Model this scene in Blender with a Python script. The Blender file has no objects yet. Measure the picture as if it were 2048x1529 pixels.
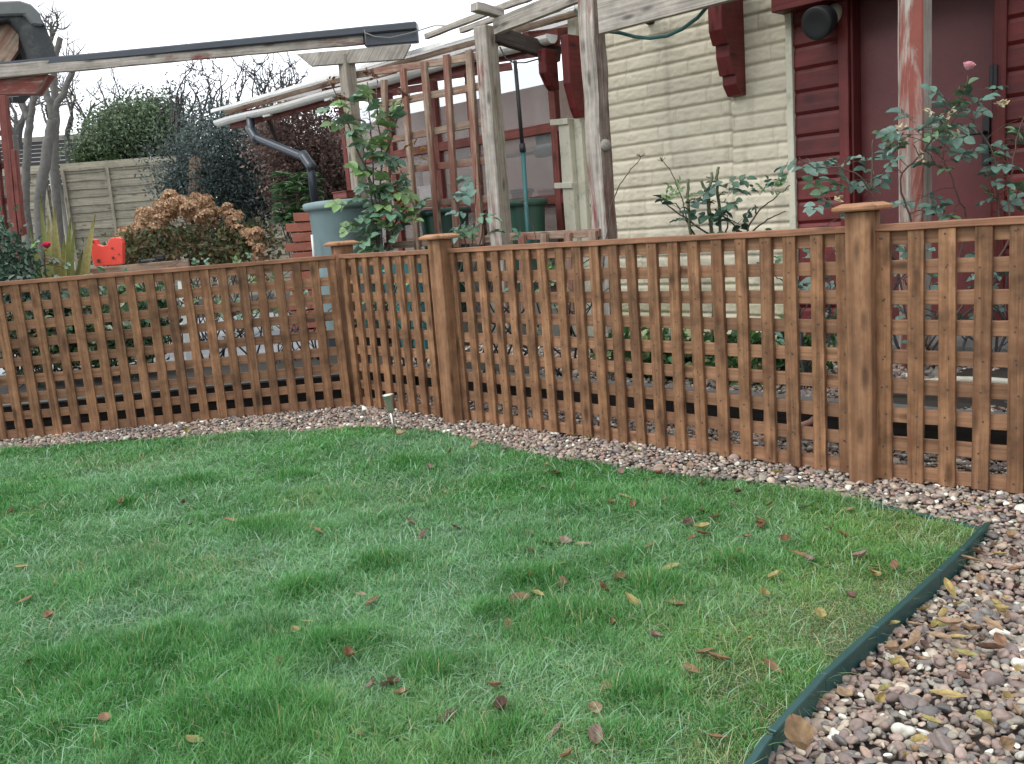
import bpy, math, random
import numpy as np
from mathutils import Vector, Matrix

random.seed(7)
rng = np.random.default_rng(7)
R = math.radians
S = bpy.context.scene
COL = S.collection

# ------------------------------------------------------------------ camera
FPX, PIT, ROL, CH = 1828.87, R(9.7576), R(4.4547), 0.893      # focal length in photo pixels, pitch down, roll, height (m)
f0 = Vector((0, math.cos(PIT), -math.sin(PIT))); u0 = Vector((0, math.sin(PIT), math.cos(PIT))); r0 = Vector((1, 0, 0))
cr = r0 * math.cos(ROL) - u0 * math.sin(ROL); cu = r0 * math.sin(ROL) + u0 * math.cos(ROL)
cam = bpy.data.cameras.new('camera'); camo = bpy.data.objects.new('camera', cam); COL.objects.link(camo)
camo.matrix_world = Matrix(((cr.x, cu.x, -f0.x, 0), (cr.y, cu.y, -f0.y, 0), (cr.z, cu.z, -f0.z, CH), (0, 0, 0, 1)))
cam.sensor_width = 36; cam.lens = FPX / 2048 * 36; cam.clip_start = .05; cam.clip_end = 2000
S.camera = camo

# ------------------------------------------------------------------ sky, sun, exposure
wd = bpy.data.worlds.new('World'); S.world = wd; wd.use_nodes = True
wn = wd.node_tree; wn.nodes.clear()
sky = wn.nodes.new('ShaderNodeTexSky'); sky.sky_type = 'NISHITA'; sky.sun_disc = False
SUN_EL, SUN_AZ = R(46), R(244)
sky.sun_elevation = SUN_EL; sky.sun_rotation = SUN_AZ; sky.air_density = 1.0; sky.dust_density = 1.0; sky.ozone_density = 1.0
hs = wn.nodes.new('ShaderNodeHueSaturation'); hs.inputs['Saturation'].default_value = .16
cl = wn.nodes.new('ShaderNodeMix'); cl.data_type = 'RGBA'; cl.inputs[0].default_value = .82; cl.inputs[7].default_value = (7.8, 8.2, 8.7, 1)   # thick even cloud over the clear sky
bg = wn.nodes.new('ShaderNodeBackground'); bg.inputs['Strength'].default_value = .15
wo = wn.nodes.new('ShaderNodeOutputWorld')
wn.links.new(sky.outputs[0], hs.inputs['Color']); wn.links.new(hs.outputs[0], cl.inputs[6]); wn.links.new(cl.outputs[2], bg.inputs['Color']); wn.links.new(bg.outputs[0], wo.inputs[0])
sl = bpy.data.lights.new('sun', 'SUN'); sl.energy = 1.1; sl.angle = R(28); sl.color = (1, .97, .93)
so = bpy.data.objects.new('sun', sl); COL.objects.link(so)
sd = Vector((math.sin(SUN_AZ) * math.cos(SUN_EL), math.cos(SUN_AZ) * math.cos(SUN_EL), math.sin(SUN_EL)))
so.rotation_euler = sd.to_track_quat('Z', 'Y').to_euler(); so.location = (0, 0, 30)
S.view_settings.view_transform = 'Standard'; S.view_settings.look = 'None'; S.view_settings.exposure = 0.62; S.view_settings.gamma = 1
S.render.engine = 'CYCLES'; S.cycles.max_bounces = 6; S.cycles.transparent_max_bounces = 8

# ------------------------------------------------------------------ measuring helpers (photo pixel -> ray -> point on a real plane)
def ray(px, py):
    u, v = px - 1024, 764.5 - py
    c, s = math.cos(ROL), math.sin(ROL)
    a = (u * c + v * s) / FPX; b = (-u * s + v * c) / FPX
    return Vector((a, math.cos(PIT) + b * math.sin(PIT), -math.sin(PIT) + b * math.cos(PIT)))
C0 = Vector((0, 0, CH))
def at(px, py, Y):
    d = ray(px, py); return C0 + d * (Y / d.y)
def gnd(px, py, z=0.):
    d = ray(px, py); return C0 + d * ((z - CH) / d.z)
H2 = math.sqrt(.5)
def W(s, m, z):            # s along the house wall and the right fence (towards the right/near), m away from the lawn
    return Vector((H2 * (s + m), H2 * (m - s), z))
def sm(p): return ((p[0] - p[1]) * H2, (p[0] + p[1]) * H2)
def atm(px, py, m):
    d = ray(px, py); k = m / (H2 * (d.x + d.y)); return C0 + d * k
DV, NV, UP = Vector((H2, -H2, 0)), Vector((H2, H2, 0)), Vector((0, 0, 1))

# ------------------------------------------------------------------ mesh helpers
class MB:
    def __init__(s): s.v = []; s.f = []; s.uv = []; s.mi = []; s.c = []
    def add(s, vs, fs, uvs=None, mi=0, col=None):
        o = len(s.v); s.v += [tuple(p) for p in vs]; s.c += [col or (1, 1, 1)] * len(vs)
        for k, f in enumerate(fs):
            s.f.append([o + i for i in f]); s.mi.append(mi)
            s.uv += (uvs[k] if uvs else [(0, 0)] * len(f))
    def beam(s, p0, p1, w, h, up=UP, n=1, jit=0., mi=0, w1=None, h1=None, col=None):
        p0 = Vector(p0); p1 = Vector(p1); a = (p1 - p0); L = a.length; a.normalize()
        sd_ = a.cross(Vector(up)).normalized(); u2 = sd_.cross(a)
        w1 = w1 or w; h1 = h1 or h; vs = []; fs = []; us = []
        uo = random.random() * 50; vo = random.random() * 50
        for i in range(n + 1):
            t = i / n; q = p0 + a * (L * t); ww = (w + (w1 - w) * t) / 2; hh = (h + (h1 - h) * t) / 2
            for x, y in ((-1, -1), (1, -1), (1, 1), (-1, 1)):
                vs.append(q + sd_ * (x * ww + random.uniform(-jit, jit)) + u2 * (y * hh + random.uniform(-jit, jit)))
        per = [0, w, w + h, 2 * w + h, 2 * w + 2 * h]
        for i in range(n):
            for k in range(4):
                a0 = i * 4 + k; a1 = i * 4 + (k + 1) % 4
                fs.append((a0, a1, a1 + 4, a0 + 4))
                x0 = uo + L * i / n; x1 = uo + L * (i + 1) / n
                us.append([(x0, vo + per[k]), (x0, vo + per[k + 1]), (x1, vo + per[k + 1]), (x1, vo + per[k])])
        fs.append((3, 2, 1, 0)); e = n * 4; fs.append((e, e + 1, e + 2, e + 3))
        for _ in range(2): us.append([(uo, vo), (uo, vo + w), (uo + h * .2, vo + w), (uo + h * .2, vo)])
        s.add(vs, fs, us, mi, col); return s
    def box(s, c, sx, sy, sz, ax=(1, 0, 0), mi=0, col=None):
        c = Vector(c); ax = Vector(ax).normalized()
        return s.beam(c - ax * sx / 2, c + ax * sx / 2, sy, sz, UP, mi=mi, col=col)
    def tube(s, pts, r, n=8, mi=0, cap=True, col=None):
        pts = [Vector(p) for p in pts]; m = len(pts)
        rr = r if isinstance(r, (list, tuple)) else [r] * m
        vs = []; fs = []; us = []; prev = None; L = random.random() * 20; Ls = []
        for i in range(m):
            t = (pts[min(i + 1, m - 1)] - pts[max(i - 1, 0)])
            t = t.normalized() if t.length > 1e-9 else Vector((0, 0, 1))
            if prev is None:
                prev = t.orthogonal().normalized()
            prev = (prev - t * prev.dot(t)); prev = prev.normalized() if prev.length > 1e-6 else t.orthogonal().normalized()
            b = t.cross(prev)
            if i: L += (pts[i] - pts[i - 1]).length
            Ls.append(L)
            for k in range(n):
                an = 2 * math.pi * k / n
                vs.append(pts[i] + (prev * math.cos(an) + b * math.sin(an)) * rr[i])
        for i in range(m - 1):
            for k in range(n):
                k1 = (k + 1) % n
                fs.append((i * n + k, i * n + k1, (i + 1) * n + k1, (i + 1) * n + k))
                v0 = 6.28 * rr[i] * k / n; v1 = 6.28 * rr[i] * (k + 1) / n
                us.append([(Ls[i], v0), (Ls[i], v1), (Ls[i + 1], v1), (Ls[i + 1], v0)])
        if cap and n > 3:
            fs.append(tuple(range(n - 1, -1, -1))); fs.append(tuple((m - 1) * n + k for k in range(n)))
            us += [[(0, 0)] * n] * 2
        s.add(vs, fs, us, mi, col); return s
    def lathe(s, prof, o, n=28, mi=0, axis=None, col=None):
        o = Vector(o); q = Vector(axis).to_track_quat('Z', 'Y') if axis is not None else None
        vs = []; fs = []; us = []
        for r, z in prof:
            for k in range(n):
                a = 2 * math.pi * k / n; p = Vector((r * math.cos(a), r * math.sin(a), z))
                vs.append(o + (q @ p if q else p))
        for i in range(len(prof) - 1):
            for k in range(n):
                k1 = (k + 1) % n
                fs.append((i * n + k, i * n + k1, (i + 1) * n + k1, (i + 1) * n + k))
                us.append([(k / n, prof[i][1]), ((k + 1) / n, prof[i][1]), ((k + 1) / n, prof[i + 1][1]), (k / n, prof[i + 1][1])])
        s.add(vs, fs, us, mi, col); return s
    def prism(s, pts, depth, mi=0, col=None):      # planar outline pts (3-D), pushed along vector depth
        pts = [Vector(p) for p in pts]; d = Vector(depth); n = len(pts); uo = random.random() * 30
        e = (pts[1] - pts[0]).normalized(); nn = d.normalized(); e2 = nn.cross(e)
        P = lambda p: (uo + (p - pts[0]).dot(e), uo + (p - pts[0]).dot(e2))
        vs = pts + [p + d for p in pts]
        fs = [tuple(range(n - 1, -1, -1)), tuple(range(n, 2 * n))]
        us = [[P(pts[i]) for i in range(n - 1, -1, -1)], [P(p) for p in pts]]
        for i in range(n):
            j = (i + 1) % n; fs.append((i, j, n + j, n + i)); l = (pts[j] - pts[i]).length
            us.append([(uo, 0), (uo + l, 0), (uo + l, d.length), (uo, d.length)])
        s.add(vs, fs, us, mi, col); return s
    def build(s, name, mats, parent=None, smooth=False, bevel=0, local=True):
        me = bpy.data.meshes.new(name)
        o3 = parent.location if (parent is not None and local) else Vector((0, 0, 0))
        par = parent
        if parent is not None and parent.parent is not None: o3 = parent.matrix_basis.translation + parent.parent.location if local else o3
        me.from_pydata([tuple(Vector(p) - o3) for p in s.v], [], s.f)
        uv = me.uv_layers.new(name='UVMap'); uv.data.foreach_set('uv', np.array(s.uv, np.float32).ravel())
        ca = me.color_attributes.new('Col', 'FLOAT_COLOR', 'POINT')
        ca.data.foreach_set('color', np.c_[np.array(s.c, np.float32), np.ones(len(s.c), np.float32)].ravel())
        if not isinstance(mats, (list, tuple)): mats = [mats]
        for m in mats: me.materials.append(m)
        me.polygons.foreach_set('material_index', s.mi)
        me.polygons.foreach_set('use_smooth', [smooth] * len(s.f))
        me.update()
        o = bpy.data.objects.new(name, me); COL.objects.link(o)
        if parent is not None: o.parent = parent
        if bevel:
            b = o.modifiers.new('bevel', 'BEVEL'); b.width = bevel; b.segments = 1; b.limit_method = 'ANGLE'
        return o

def bigmesh(name, V, F, col=None, mat=None, parent=None, smooth=True, loc=None):
    """V (N,3), F (M,k) numpy -> mesh object, fast"""
    me = bpy.data.meshes.new(name); k = F.shape[1]
    off = np.array(loc if loc is not None else (parent.location if parent is not None else (0, 0, 0)), np.float64)
    me.vertices.add(len(V)); me.vertices.foreach_set('co', (V - off).astype(np.float32).ravel())
    me.loops.add(F.size); me.loops.foreach_set('vertex_index', F.astype(np.int32).ravel())
    me.polygons.add(len(F)); me.polygons.foreach_set('loop_start', (np.arange(len(F)) * k).astype(np.int32))
    me.polygons.foreach_set('use_smooth', np.full(len(F), smooth))
    if col is not None:
        ca = me.color_attributes.new('Col', 'FLOAT_COLOR', 'POINT')
        ca.data.foreach_set('color', np.c_[col, np.ones(len(col))].astype(np.float32).ravel())
    me.update(calc_edges=True)
    if mat: me.materials.append(mat)
    o = bpy.data.objects.new(name, me); COL.objects.link(o)
    if parent is not None: o.parent = parent
    if loc is not None and parent is None: o.location = loc
    return o

def vnoise(x, y, seed=0):
    x = np.asarray(x, float); y = np.asarray(y, float); xi = np.floor(x).astype(np.int64); yi = np.floor(y).astype(np.int64)
    fx = x - xi; fy = y - yi; fx = fx * fx * (3 - 2 * fx); fy = fy * fy * (3 - 2 * fy)
    def h(a, b):
        n = (a * 374761393 + b * 668265263 + seed * 974634721) & 0x7fffffff
        n = ((n ^ (n >> 13)) * 1274126177) & 0x7fffffff
        return ((n ^ (n >> 16)) & 0xffff) / 65535.
    return (h(xi, yi) * (1 - fx) + h(xi + 1, yi) * fx) * (1 - fy) + (h(xi, yi + 1) * (1 - fx) + h(xi + 1, yi + 1) * fx) * fy
def fbm(x, y, seed=0, o=4):
    return sum(vnoise(x * 2 ** i, y * 2 ** i, seed + i) * .5 ** i for i in range(o)) / sum(.5 ** i for i in range(o))

def tag(o, label=None, cat=None, group=None, kind=None):
    if label: o['label'] = label
    if cat: o['category'] = cat
    if group: o['group'] = group
    if kind: o['kind'] = kind
    return o
def thing(name, loc, label, cat, group=None):
    o = bpy.data.objects.new(name, None); COL.objects.link(o); o.location = loc; o.empty_display_size = .1
    return tag(o, label, cat, group)

# ------------------------------------------------------------------ materials
def newmat(name):
    m = bpy.data.materials.new(name); m.use_nodes = True; nt = m.node_tree; nt.nodes.clear()
    out = nt.nodes.new('ShaderNodeOutputMaterial'); b = nt.nodes.new('ShaderNodeBsdfPrincipled')
    nt.links.new(b.outputs[0], out.inputs[0]); return m, nt, b, out
def nd(nt, t, **kw):
    n = nt.nodes.new('ShaderNode' + t)
    for k, v in kw.items():
        if k.startswith('_'): setattr(n, k[1:], v)
        else:
            key = int(k[1:]) if k[0] == 'i' and k[1:].isdigit() else k.replace('__', ' ')
            if isinstance(v, bpy.types.NodeSocket): nt.links.new(v, n.inputs[key])
            else: n.inputs[key].default_value = v
    return n
def c4(c): return (c[0], c[1], c[2], 1)
def ramp(nt, fac, stops):
    r = nt.nodes.new('ShaderNodeValToRGB'); nt.links.new(fac, r.inputs[0]); e = r.color_ramp.elements
    while len(e) < len(stops): e.new(.5)
    for i, (p, c) in enumerate(stops): e[i].position = p; e[i].color = c4(c) if len(c) == 3 else c
    return r.outputs[0]
def mixc(nt, fac, a, b, blend='MIX'):
    m = nt.nodes.new('ShaderNodeMix'); m.data_type = 'RGBA'; m.blend_type = blend; m.clamp_factor = True
    for i, v in ((0, fac), (6, a), (7, b)):
        if isinstance(v, bpy.types.NodeSocket): nt.links.new(v, m.inputs[i])
        else: m.inputs[i].default_value = v if i == 0 else c4(v)
    return m.outputs[2]
def noise(nt, co, scale, detail=4, rough=.6, dist=0.):
    n = nd(nt, 'TexNoise', Vector=co, Scale=scale, Detail=detail, Roughness=rough, Distortion=dist); return n.outputs[0]
def mapping(nt, co, scale):
    return nd(nt, 'Mapping', Vector=co, Scale=scale).outputs[0]
def bump(nt, b, h, st, dist=.01):
    n = nd(nt, 'Bump', Height=h, Strength=st, Distance=dist); nt.links.new(n.outputs[0], b.inputs['Normal'])

def wood(name, dark, mid, light, rough=.75, paint=None, pcover=.5, gscale=(2.2, 70), tone=.35, bmp=.35, moss=None, stain=None):
    m, nt, b, out = newmat(name)
    uv = nd(nt, 'TexCoord').outputs['UV']; ob = nd(nt, 'TexCoord').outputs['Object']
    g = noise(nt, mapping(nt, uv, (gscale[0], gscale[1], 1)), 1, 6, .65, .6)
    c = ramp(nt, g, [(.28, dark), (.5, mid), (.74, light)])
    kn = nd(nt, 'TexVoronoi', Vector=mapping(nt, uv, (5, 16, 1)), Scale=1., Randomness=1.)
    kf = ramp(nt, kn.outputs['Distance'], [(.09, (1, 1, 1)), (.26, (0, 0, 0))])
    c = mixc(nt, nd(nt, 'Math', i0=kf, i1=.8, _operation='MULTIPLY').outputs[0], c, tuple(x * .45 for x in dark))
    bl = noise(nt, ob, 9, 4, .65)
    c = mixc(nt, 1, c, ramp(nt, bl, [(.3, (1 - tone,) * 3), (.7, (1.0 + tone * .35,) * 3)]), 'MULTIPLY')
    isl = nd(nt, 'NewGeometry').outputs['Random Per Island']
    c = mixc(nt, 1, c, ramp(nt, isl, [(0, (.80, .77, .76)), (1, (1.22, 1.18, 1.14))]), 'MULTIPLY')
    if stain:
        sf = ramp(nt, noise(nt, mapping(nt, uv, (7, 22, 1)), 1, 4, .6), [(.56, (0, 0, 0)), (.7, (.75,) * 3)])
        c = mixc(nt, sf, c, stain)
    if paint:
        pm = noise(nt, mapping(nt, uv, (1.3, 10, 1)), 1, 8, .7, .5)
        t = 1 - pcover; lo = .5 + (t - .5) * .55
        pf = ramp(nt, pm, [(lo - .05, (0, 0, 0)), (lo + .06, (1, 1, 1))])
        pc = mixc(nt, noise(nt, ob, 14, 4), tuple(x * .7 for x in paint), tuple(x * 1.25 for x in paint))
        c = mixc(nt, pf, c, pc)
    if moss:
        mf = ramp(nt, noise(nt, ob, 9, 6, .7), [(.52, (0, 0, 0)), (.68, (.8, .8, .8))])
        c = mixc(nt, mf, c, moss)
    nt.links.new(c, b.inputs['Base Color']); b.inputs['Roughness'].default_value = rough
    b.inputs['Specular IOR Level'].default_value = .3
    bump(nt, b, g, bmp, .004); return m

def plain(name, col, rough=.5, var=.2, scale=12, metal=0., bmp=.0, spec=.5, dirt=None, bs=40):
    m, nt, b, out = newmat(name); ob = nd(nt, 'TexCoord').outputs['Object']
    n = noise(nt, ob, scale, 6, .65)
    c = mixc(nt, n, tuple(x * (1 - var) for x in col), tuple(min(1, x * (1 + var)) for x in col))
    if dirt:
        df = ramp(nt, noise(nt, ob, scale * .7, 8, .75), [(.5, (0, 0, 0)), (.72, (.85,) * 3)]); c = mixc(nt, df, c, dirt)
    nt.links.new(c, b.inputs['Base Color']); b.inputs['Roughness'].default_value = rough; b.inputs['Metallic'].default_value = metal
    b.inputs['Specular IOR Level'].default_value = spec
    if bmp: bump(nt, b, noise(nt, ob, bs, 5, .6), bmp, .004)
    return m

def attrmat(name, rough=.5, var=.25, scale=40, transl=0., spec=.4, bmp=0.):
    m, nt, b, out = newmat(name)
    a = nd(nt, 'Attribute', _attribute_name='Col').outputs['Color']; ob = nd(nt, 'TexCoord').outputs['Object']
    n = noise(nt, ob, scale, 4, .6)
    c = mixc(nt, 1, a, ramp(nt, n, [(.25, (1 - var,) * 3), (.75, (1 + var,) * 3)]), 'MULTIPLY')
    nt.links.new(c, b.inputs['Base Color']); b.inputs['Roughness'].default_value = rough; b.inputs['Specular IOR Level'].default_value = spec
    if bmp: bump(nt, b, n, bmp, .003)
    if transl:
        t = nd(nt, 'BsdfTranslucent', Color=c); mx = nd(nt, 'MixShader', i0=transl)
        nt.links.new(b.outputs[0], mx.inputs[1]); nt.links.new(t.outputs[0], mx.inputs[2]); nt.links.new(mx.outputs[0], out.inputs[0])
    return m

M = {}
M['fence'] = wood('stained_fence_wood', (.112, .055, .027), (.215, .112, .057), (.32, .18, .10), tone=.6, stain=(.15, .062, .03))
M['rail'] = wood('stained_top_rail', (.14, .068, .04), (.225, .112, .066), (.30, .16, .10), tone=.3)
M['hrail'] = wood('stained_cross_slat', (.165, .086, .047), (.265, .145, .083), (.35, .205, .125), tone=.35, stain=(.22, .105, .06))  # paler wood, brightened further to offset the shade of the uprights
M['post'] = wood('stained_post_wood', (.125, .062, .032), (.205, .108, .058), (.30, .175, .10), gscale=(1.2, 40), tone=.4, stain=(.17, .075, .03))
M['cap'] = wood('fresh_cap_wood', (.24, .12, .062), (.33, .175, .095), (.42, .24, .14), tone=.25)
M['nail'] = plain('nail_metal', (.05, .04, .035), .5, metal=.3)
GR = ((.15, .135, .12), (.30, .28, .25), (.44, .42, .385))
RED = (.17, .045, .036)
M['grey'] = wood('weathered_grey_wood', *GR, tone=.3)
M['greyred'] = wood('weathered_red_wood', *GR, paint=RED, pcover=.36, tone=.35)
M['redgrey'] = wood('flaking_red_wood', *GR, paint=(.21, .062, .047), pcover=.58, tone=.3)
M['mossy'] = wood('mossy_grey_wood', (.13, .11, .09), (.27, .24, .2), (.4, .37, .32), paint=RED, pcover=.25, moss=(.16, .17, .09))
M['trellis'] = wood('old_trellis_wood', (.14, .10, .075), (.27, .2, .15), (.38, .31, .24), paint=(.2, .085, .06), pcover=.45)
M['brownred'] = wood('brown_weathered_wood', (.09, .07, .058), (.19, .155, .13), (.33, .3, .27), paint=(.13, .05, .04), pcover=.4, tone=.4)
M['darkwood'] = wood('dark_wood', (.02, .016, .014), (.05, .04, .034), (.09, .075, .065))
M['redwood'] = wood('red_painted_wood', (.075, .011, .011), (.112, .017, .017), (.145, .026, .024), rough=.5, tone=.3, bmp=.15)
M['reddark'] = wood('red_brown_frame', (.10, .028, .022), (.16, .045, .036), (.22, .075, .06), rough=.6, tone=.35)
M['door'] = plain('door_red', (.088, .012, .013), .5, .4, 3, bmp=.2, bs=45, dirt=(.12, .028, .028))
M['fascia'] = wood('red_fascia', (.08, .015, .017), (.115, .021, .022), (.14, .032, .03), rough=.5, tone=.2, bmp=.1)
M['larch'] = wood('larch_lap', (.16, .15, .115), (.285, .27, .21), (.4, .38, .31), moss=(.2, .19, .14))
M['concrete'] = plain('concrete', (.42, .40, .35), .9, .25, 18, bmp=.4, dirt=(.2, .2, .15))
M['darkboard'] = wood('dark_board', (.012, .011, .011), (.028, .025, .023), (.05, .045, .042))
M['sleeper_top'] = plain('grey_coping', (.15, .145, .13), .9, .3, 30, bmp=.5)
M['black'] = plain('black_plastic', (.012, .013, .015), .6, .3, 20)
M['blackgutter'] = plain('black_gutter', (.035, .042, .055), .33, .3, 9)
M['pipe'] = plain('dark_grey_pipe', (.032, .042, .055), .35, .3, 8)
M['white'] = plain('white_plastic', (.78, .78, .75), .45, .08, 10, dirt=(.62, .62, .56))
M['creamtrim'] = plain('cream_trim', (.5, .48, .38), .6, .15, 14, dirt=(.25, .26, .17), bmp=.2)
M['edging'] = plain('green_edging', (.014, .06, .055), .42, .35, 10, spec=.5, bmp=.15)
M['hose'] = plain('green_hose', (.03, .115, .10), .4, .25, 25)
M['pinkhose'] = plain('faded_pink_hose', (.42, .22, .17), .6, .2, 20)
M['steel'] = plain('brushed_steel', (.5, .5, .47), .3, .2, 30, metal=.9)
M['butt'] = plain('grey_green_plastic', (.165, .235, .242), .5, .2, 6, dirt=(.12, .17, .15), bmp=.1)
M['tub'] = plain('dark_green_plastic', (.03, .085, .06), .4, .25, 8)
M['teal'] = plain('turquoise_plastic', (.018, .105, .108), .5, .25, 8, dirt=(.06, .13, .12))
M['redplastic'] = plain('bright_red_plastic', (.78, .085, .06), .35, .12, 7)
M['brick'] = plain('orange_brick', (.30, .10, .065), .85, .4, 22, bmp=.4, dirt=(.2, .09, .07))
M['innerwall'] = plain('brown_render', (.24, .165, .14), .9, .35, 3, bmp=.2, dirt=(.33, .29, .26))
M['pinkbrick'] = plain('pink_brick', (.27, .15, .125), .85, .3, 16, bmp=.3)
M['paving'] = plain('grey_paving', (.36, .37, .38), .75, .18, 6, bmp=.2, dirt=(.26, .26, .25))
M['soil'] = plain('dark_soil', (.035, .027, .02), .95, .5, 25, bmp=.8)
M['lawnsoil'] = plain('lawn_thatch', (.075, .095, .04), .95, .5, 30, bmp=.6)
M['gravelbase'] = plain('gravel_grit', (.075, .06, .05), .95, .5, 60, bmp=.8)
M['groundm'] = plain('rough_ground', (.07, .075, .04), .95, .4, 3, bmp=.5)
M['bark'] = plain('grey_bark', (.125, .118, .108), .95, .45, 18, bmp=1., dirt=(.07, .07, .06), bs=22)
M['twig'] = plain('dark_twig', (.05, .045, .045), .85, .4, 30)
M['stem'] = plain('green_stem', (.09, .1, .045), .6, .4, 30)
M['brownstem'] = plain('brown_stem', (.075, .045, .032), .7, .4, 30)
M['leaf'] = attrmat('leaf', .38, .2, 60, .2, .45)
M['dull'] = attrmat('dull_leaf', .65, .25, 50, .2, .25)
M['petal'] = attrmat('petal', .6, .1, 60, .25, .2)
M['grass'] = attrmat('grass_blade', .36, .15, 9, .3, .42)
M['dead'] = attrmat('fallen_leaf', .5, .3, 90, .12, .4, .2)
M['pebble'] = attrmat('pebble_stone', .55, .22, 110, 0, .4)
M['felt'] = plain('roof_felt', (.028, .032, .034), .85, .35, 12, bmp=.5, dirt=(.1, .1, .09))
M['felt2'] = plain('grey_ridge', (.11, .12, .12), .8, .35, 8, bmp=.4)
M['tile'] = plain('roof_tile', (.2, .185, .16), .85, .3, 5, bmp=.4, dirt=(.13, .13, .11))
M['wire'] = plain('wire', (.25, .25, .25), .5, metal=.7)
M['cable'] = plain('grey_cable', (.16, .16, .15), .6)
M['rooflite'] = None
M['card'] = plain('white_card', (.6, .58, .55), .7, .15, 8)

def glassmat(name, tint, alpha):
    m, nt, b, out = newmat(name); ob = nd(nt, 'TexCoord').outputs['Object']
    n = noise(nt, ob, 3.5, 5, .6); c = mixc(nt, n, tuple(x * .75 for x in tint), tuple(x * 1.2 for x in tint))
    nt.links.new(c, b.inputs['Base Color']); b.inputs['Roughness'].default_value = .3
    tr = nd(nt, 'BsdfTransparent'); mx = nd(nt, 'MixShader', i0=alpha)
    nt.links.new(tr.outputs[0], mx.inputs[1]); nt.links.new(b.outputs[0], mx.inputs[2]); nt.links.new(mx.outputs[0], out.inputs[0]); return m
M['pane'] = glassmat('misty_plastic_glazing', (.40, .375, .37), .27)
M['rooflite'] = glassmat('clear_corrugated', (.66, .67, .64), .45)

def stonemat():
    m, nt, b, out = newmat('cream_painted_stone'); ob = nd(nt, 'TexCoord').outputs['Object']
    a = nd(nt, 'Attribute', _attribute_name='Col').outputs['Color']
    n = noise(nt, ob, 7, 6, .65); c = mixc(nt, n, (.50, .455, .345), (.58, .54, .425))
    c = mixc(nt, 1, c, a, 'MULTIPLY')
    nt.links.new(c, b.inputs['Base Color']); b.inputs['Roughness'].default_value = .7; b.inputs['Specular IOR Level'].default_value = .25
    bump(nt, b, noise(nt, ob, 130, 5, .65), .25, .003); return m
M['stone'] = stonemat()

# ================================================================== SETTING
SP = .09                                                     # trellis pitch
P1 = Vector((-2.4751, 4.5168, 0)); T1 = .1087                # left fence run
D1 = Vector((math.cos(T1), math.sin(T1), 0)); N1 = Vector((-math.sin(T1), math.cos(T1), 0))
MF = 2.7555                                                  # right fence run
ZT = .165                                                    # ground level behind the fence
lawn_far = [(-4.2, 4.12), (-3.2, 4.28), (-2.493, 4.33), (-2.263, 4.356), (-1.904, 4.372), (-1.531, 4.352), (-1.117, 4.27), (-.788, 4.266), (-.561, 4.164),
            (-.291, 3.947), (-.07, 3.661), (.123, 3.421), (.299, 3.256), (.536, 3.051), (.75, 2.88), (.926, 2.682), (1.10, 2.48), (1.215, 2.285)]
E0 = Vector((1.215, 2.285, 0)); E1 = gnd(1510, 1529, .03); E1.z = 0
edge_line = [E0, Vector((1.06, 2.115, 0)), Vector((.955, 2.005, 0)), Vector((.70, 1.745, 0)), Vector((.535, 1.575, 0)), Vector((.385, 1.40, 0)), Vector((.30, 1.285, 0)), Vector((-.1, .75, 0)), Vector((-.4, .3, 0))]
lawn_poly = np.array(lawn_far + [(p.x, p.y) for p in edge_line[1:]] + [(-4.2, .3)])
def inpoly(x, y, poly):
    ins = np.zeros(len(x), bool); n = len(poly)
    for i in range(n):
        x0, y0 = poly[i]; x1, y1 = poly[(i + 1) % n]
        c = ((y0 > y) != (y1 > y)) & (x < (x1 - x0) * (y - y0) / (y1 - y0 + 1e-12) + x0); ins ^= c
    return ins
def project(V):
    z = V[:, 2] - CH
    d = V[:, 1] * math.cos(PIT) - z * math.sin(PIT); u = V[:, 1] * math.sin(PIT) + z * math.cos(PIT)
    d = np.maximum(d, .01); a = FPX * V[:, 0] / d; b = FPX * u / d; c, s = math.cos(ROL), math.sin(ROL)
    return 1024 + a * c - b * s, 764.5 - (a * s + b * c), d
def fence_d(x, y):
    dR = MF - (x + y) * H2; dL = -((x - P1.x) * N1.x + (y - P1.y) * N1.y)
    return np.minimum(dR, dL)
def gravel_z(x, y):
    d = fence_d(x, y); return -.026 + .043 * np.clip(1 - d / .5, 0, 1.5)
def lawn_z(x, y): return .012 * (fbm(x * 1.7, y * 1.7, 5, 3) - .5)

def struct(o): o['kind'] = 'structure'; return o
g = MB(); g.add([(-150, -60, -.07), (150, -60, -.07), (150, 200, -.07), (-150, 200, -.07)], [(0, 1, 2, 3)]); struct(g.build('ground', M['groundm']))
# lawn soil
xs = np.linspace(-4.2, 1.3, 331); ys = np.linspace(.3, 4.45, 250); X, Y = np.meshgrid(xs, ys); X = X.ravel(); Y = Y.ravel()
V = np.c_[X, Y, lawn_z(X, Y) - .006]; ii = np.arange(len(V)).reshape(250, 331)
F = np.stack([ii[:-1, :-1], ii[:-1, 1:], ii[1:, 1:], ii[1:, :-1]], -1).reshape(-1, 4)
inl = inpoly(X, Y, lawn_poly); struct(bigmesh('lawn', V, F[inl[F].all(1)], None, M['lawnsoil']))
# gravel grit below the pebbles
xs = np.linspace(-4.2, 4.2, 141); ys = np.linspace(.2, 5.4, 105); X, Y = np.meshgrid(xs, ys); X = X.ravel(); Y = Y.ravel()
V = np.c_[X, Y, gravel_z(X, Y) - .012]; ii = np.arange(len(V)).reshape(105, 141)
F = np.stack([ii[:-1, :-1], ii[:-1, 1:], ii[1:, 1:], ii[1:, :-1]], -1).reshape(-1, 4)
cx = X[F].mean(1); cy = Y[F].mean(1); k = (fence_d(cx, cy) > -.36)
struct(bigmesh('gravel_bed', V, F[k], None, M['gravelbase']))
# raised ground behind the fence
OFL, OFR = .10, 3.06
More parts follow.
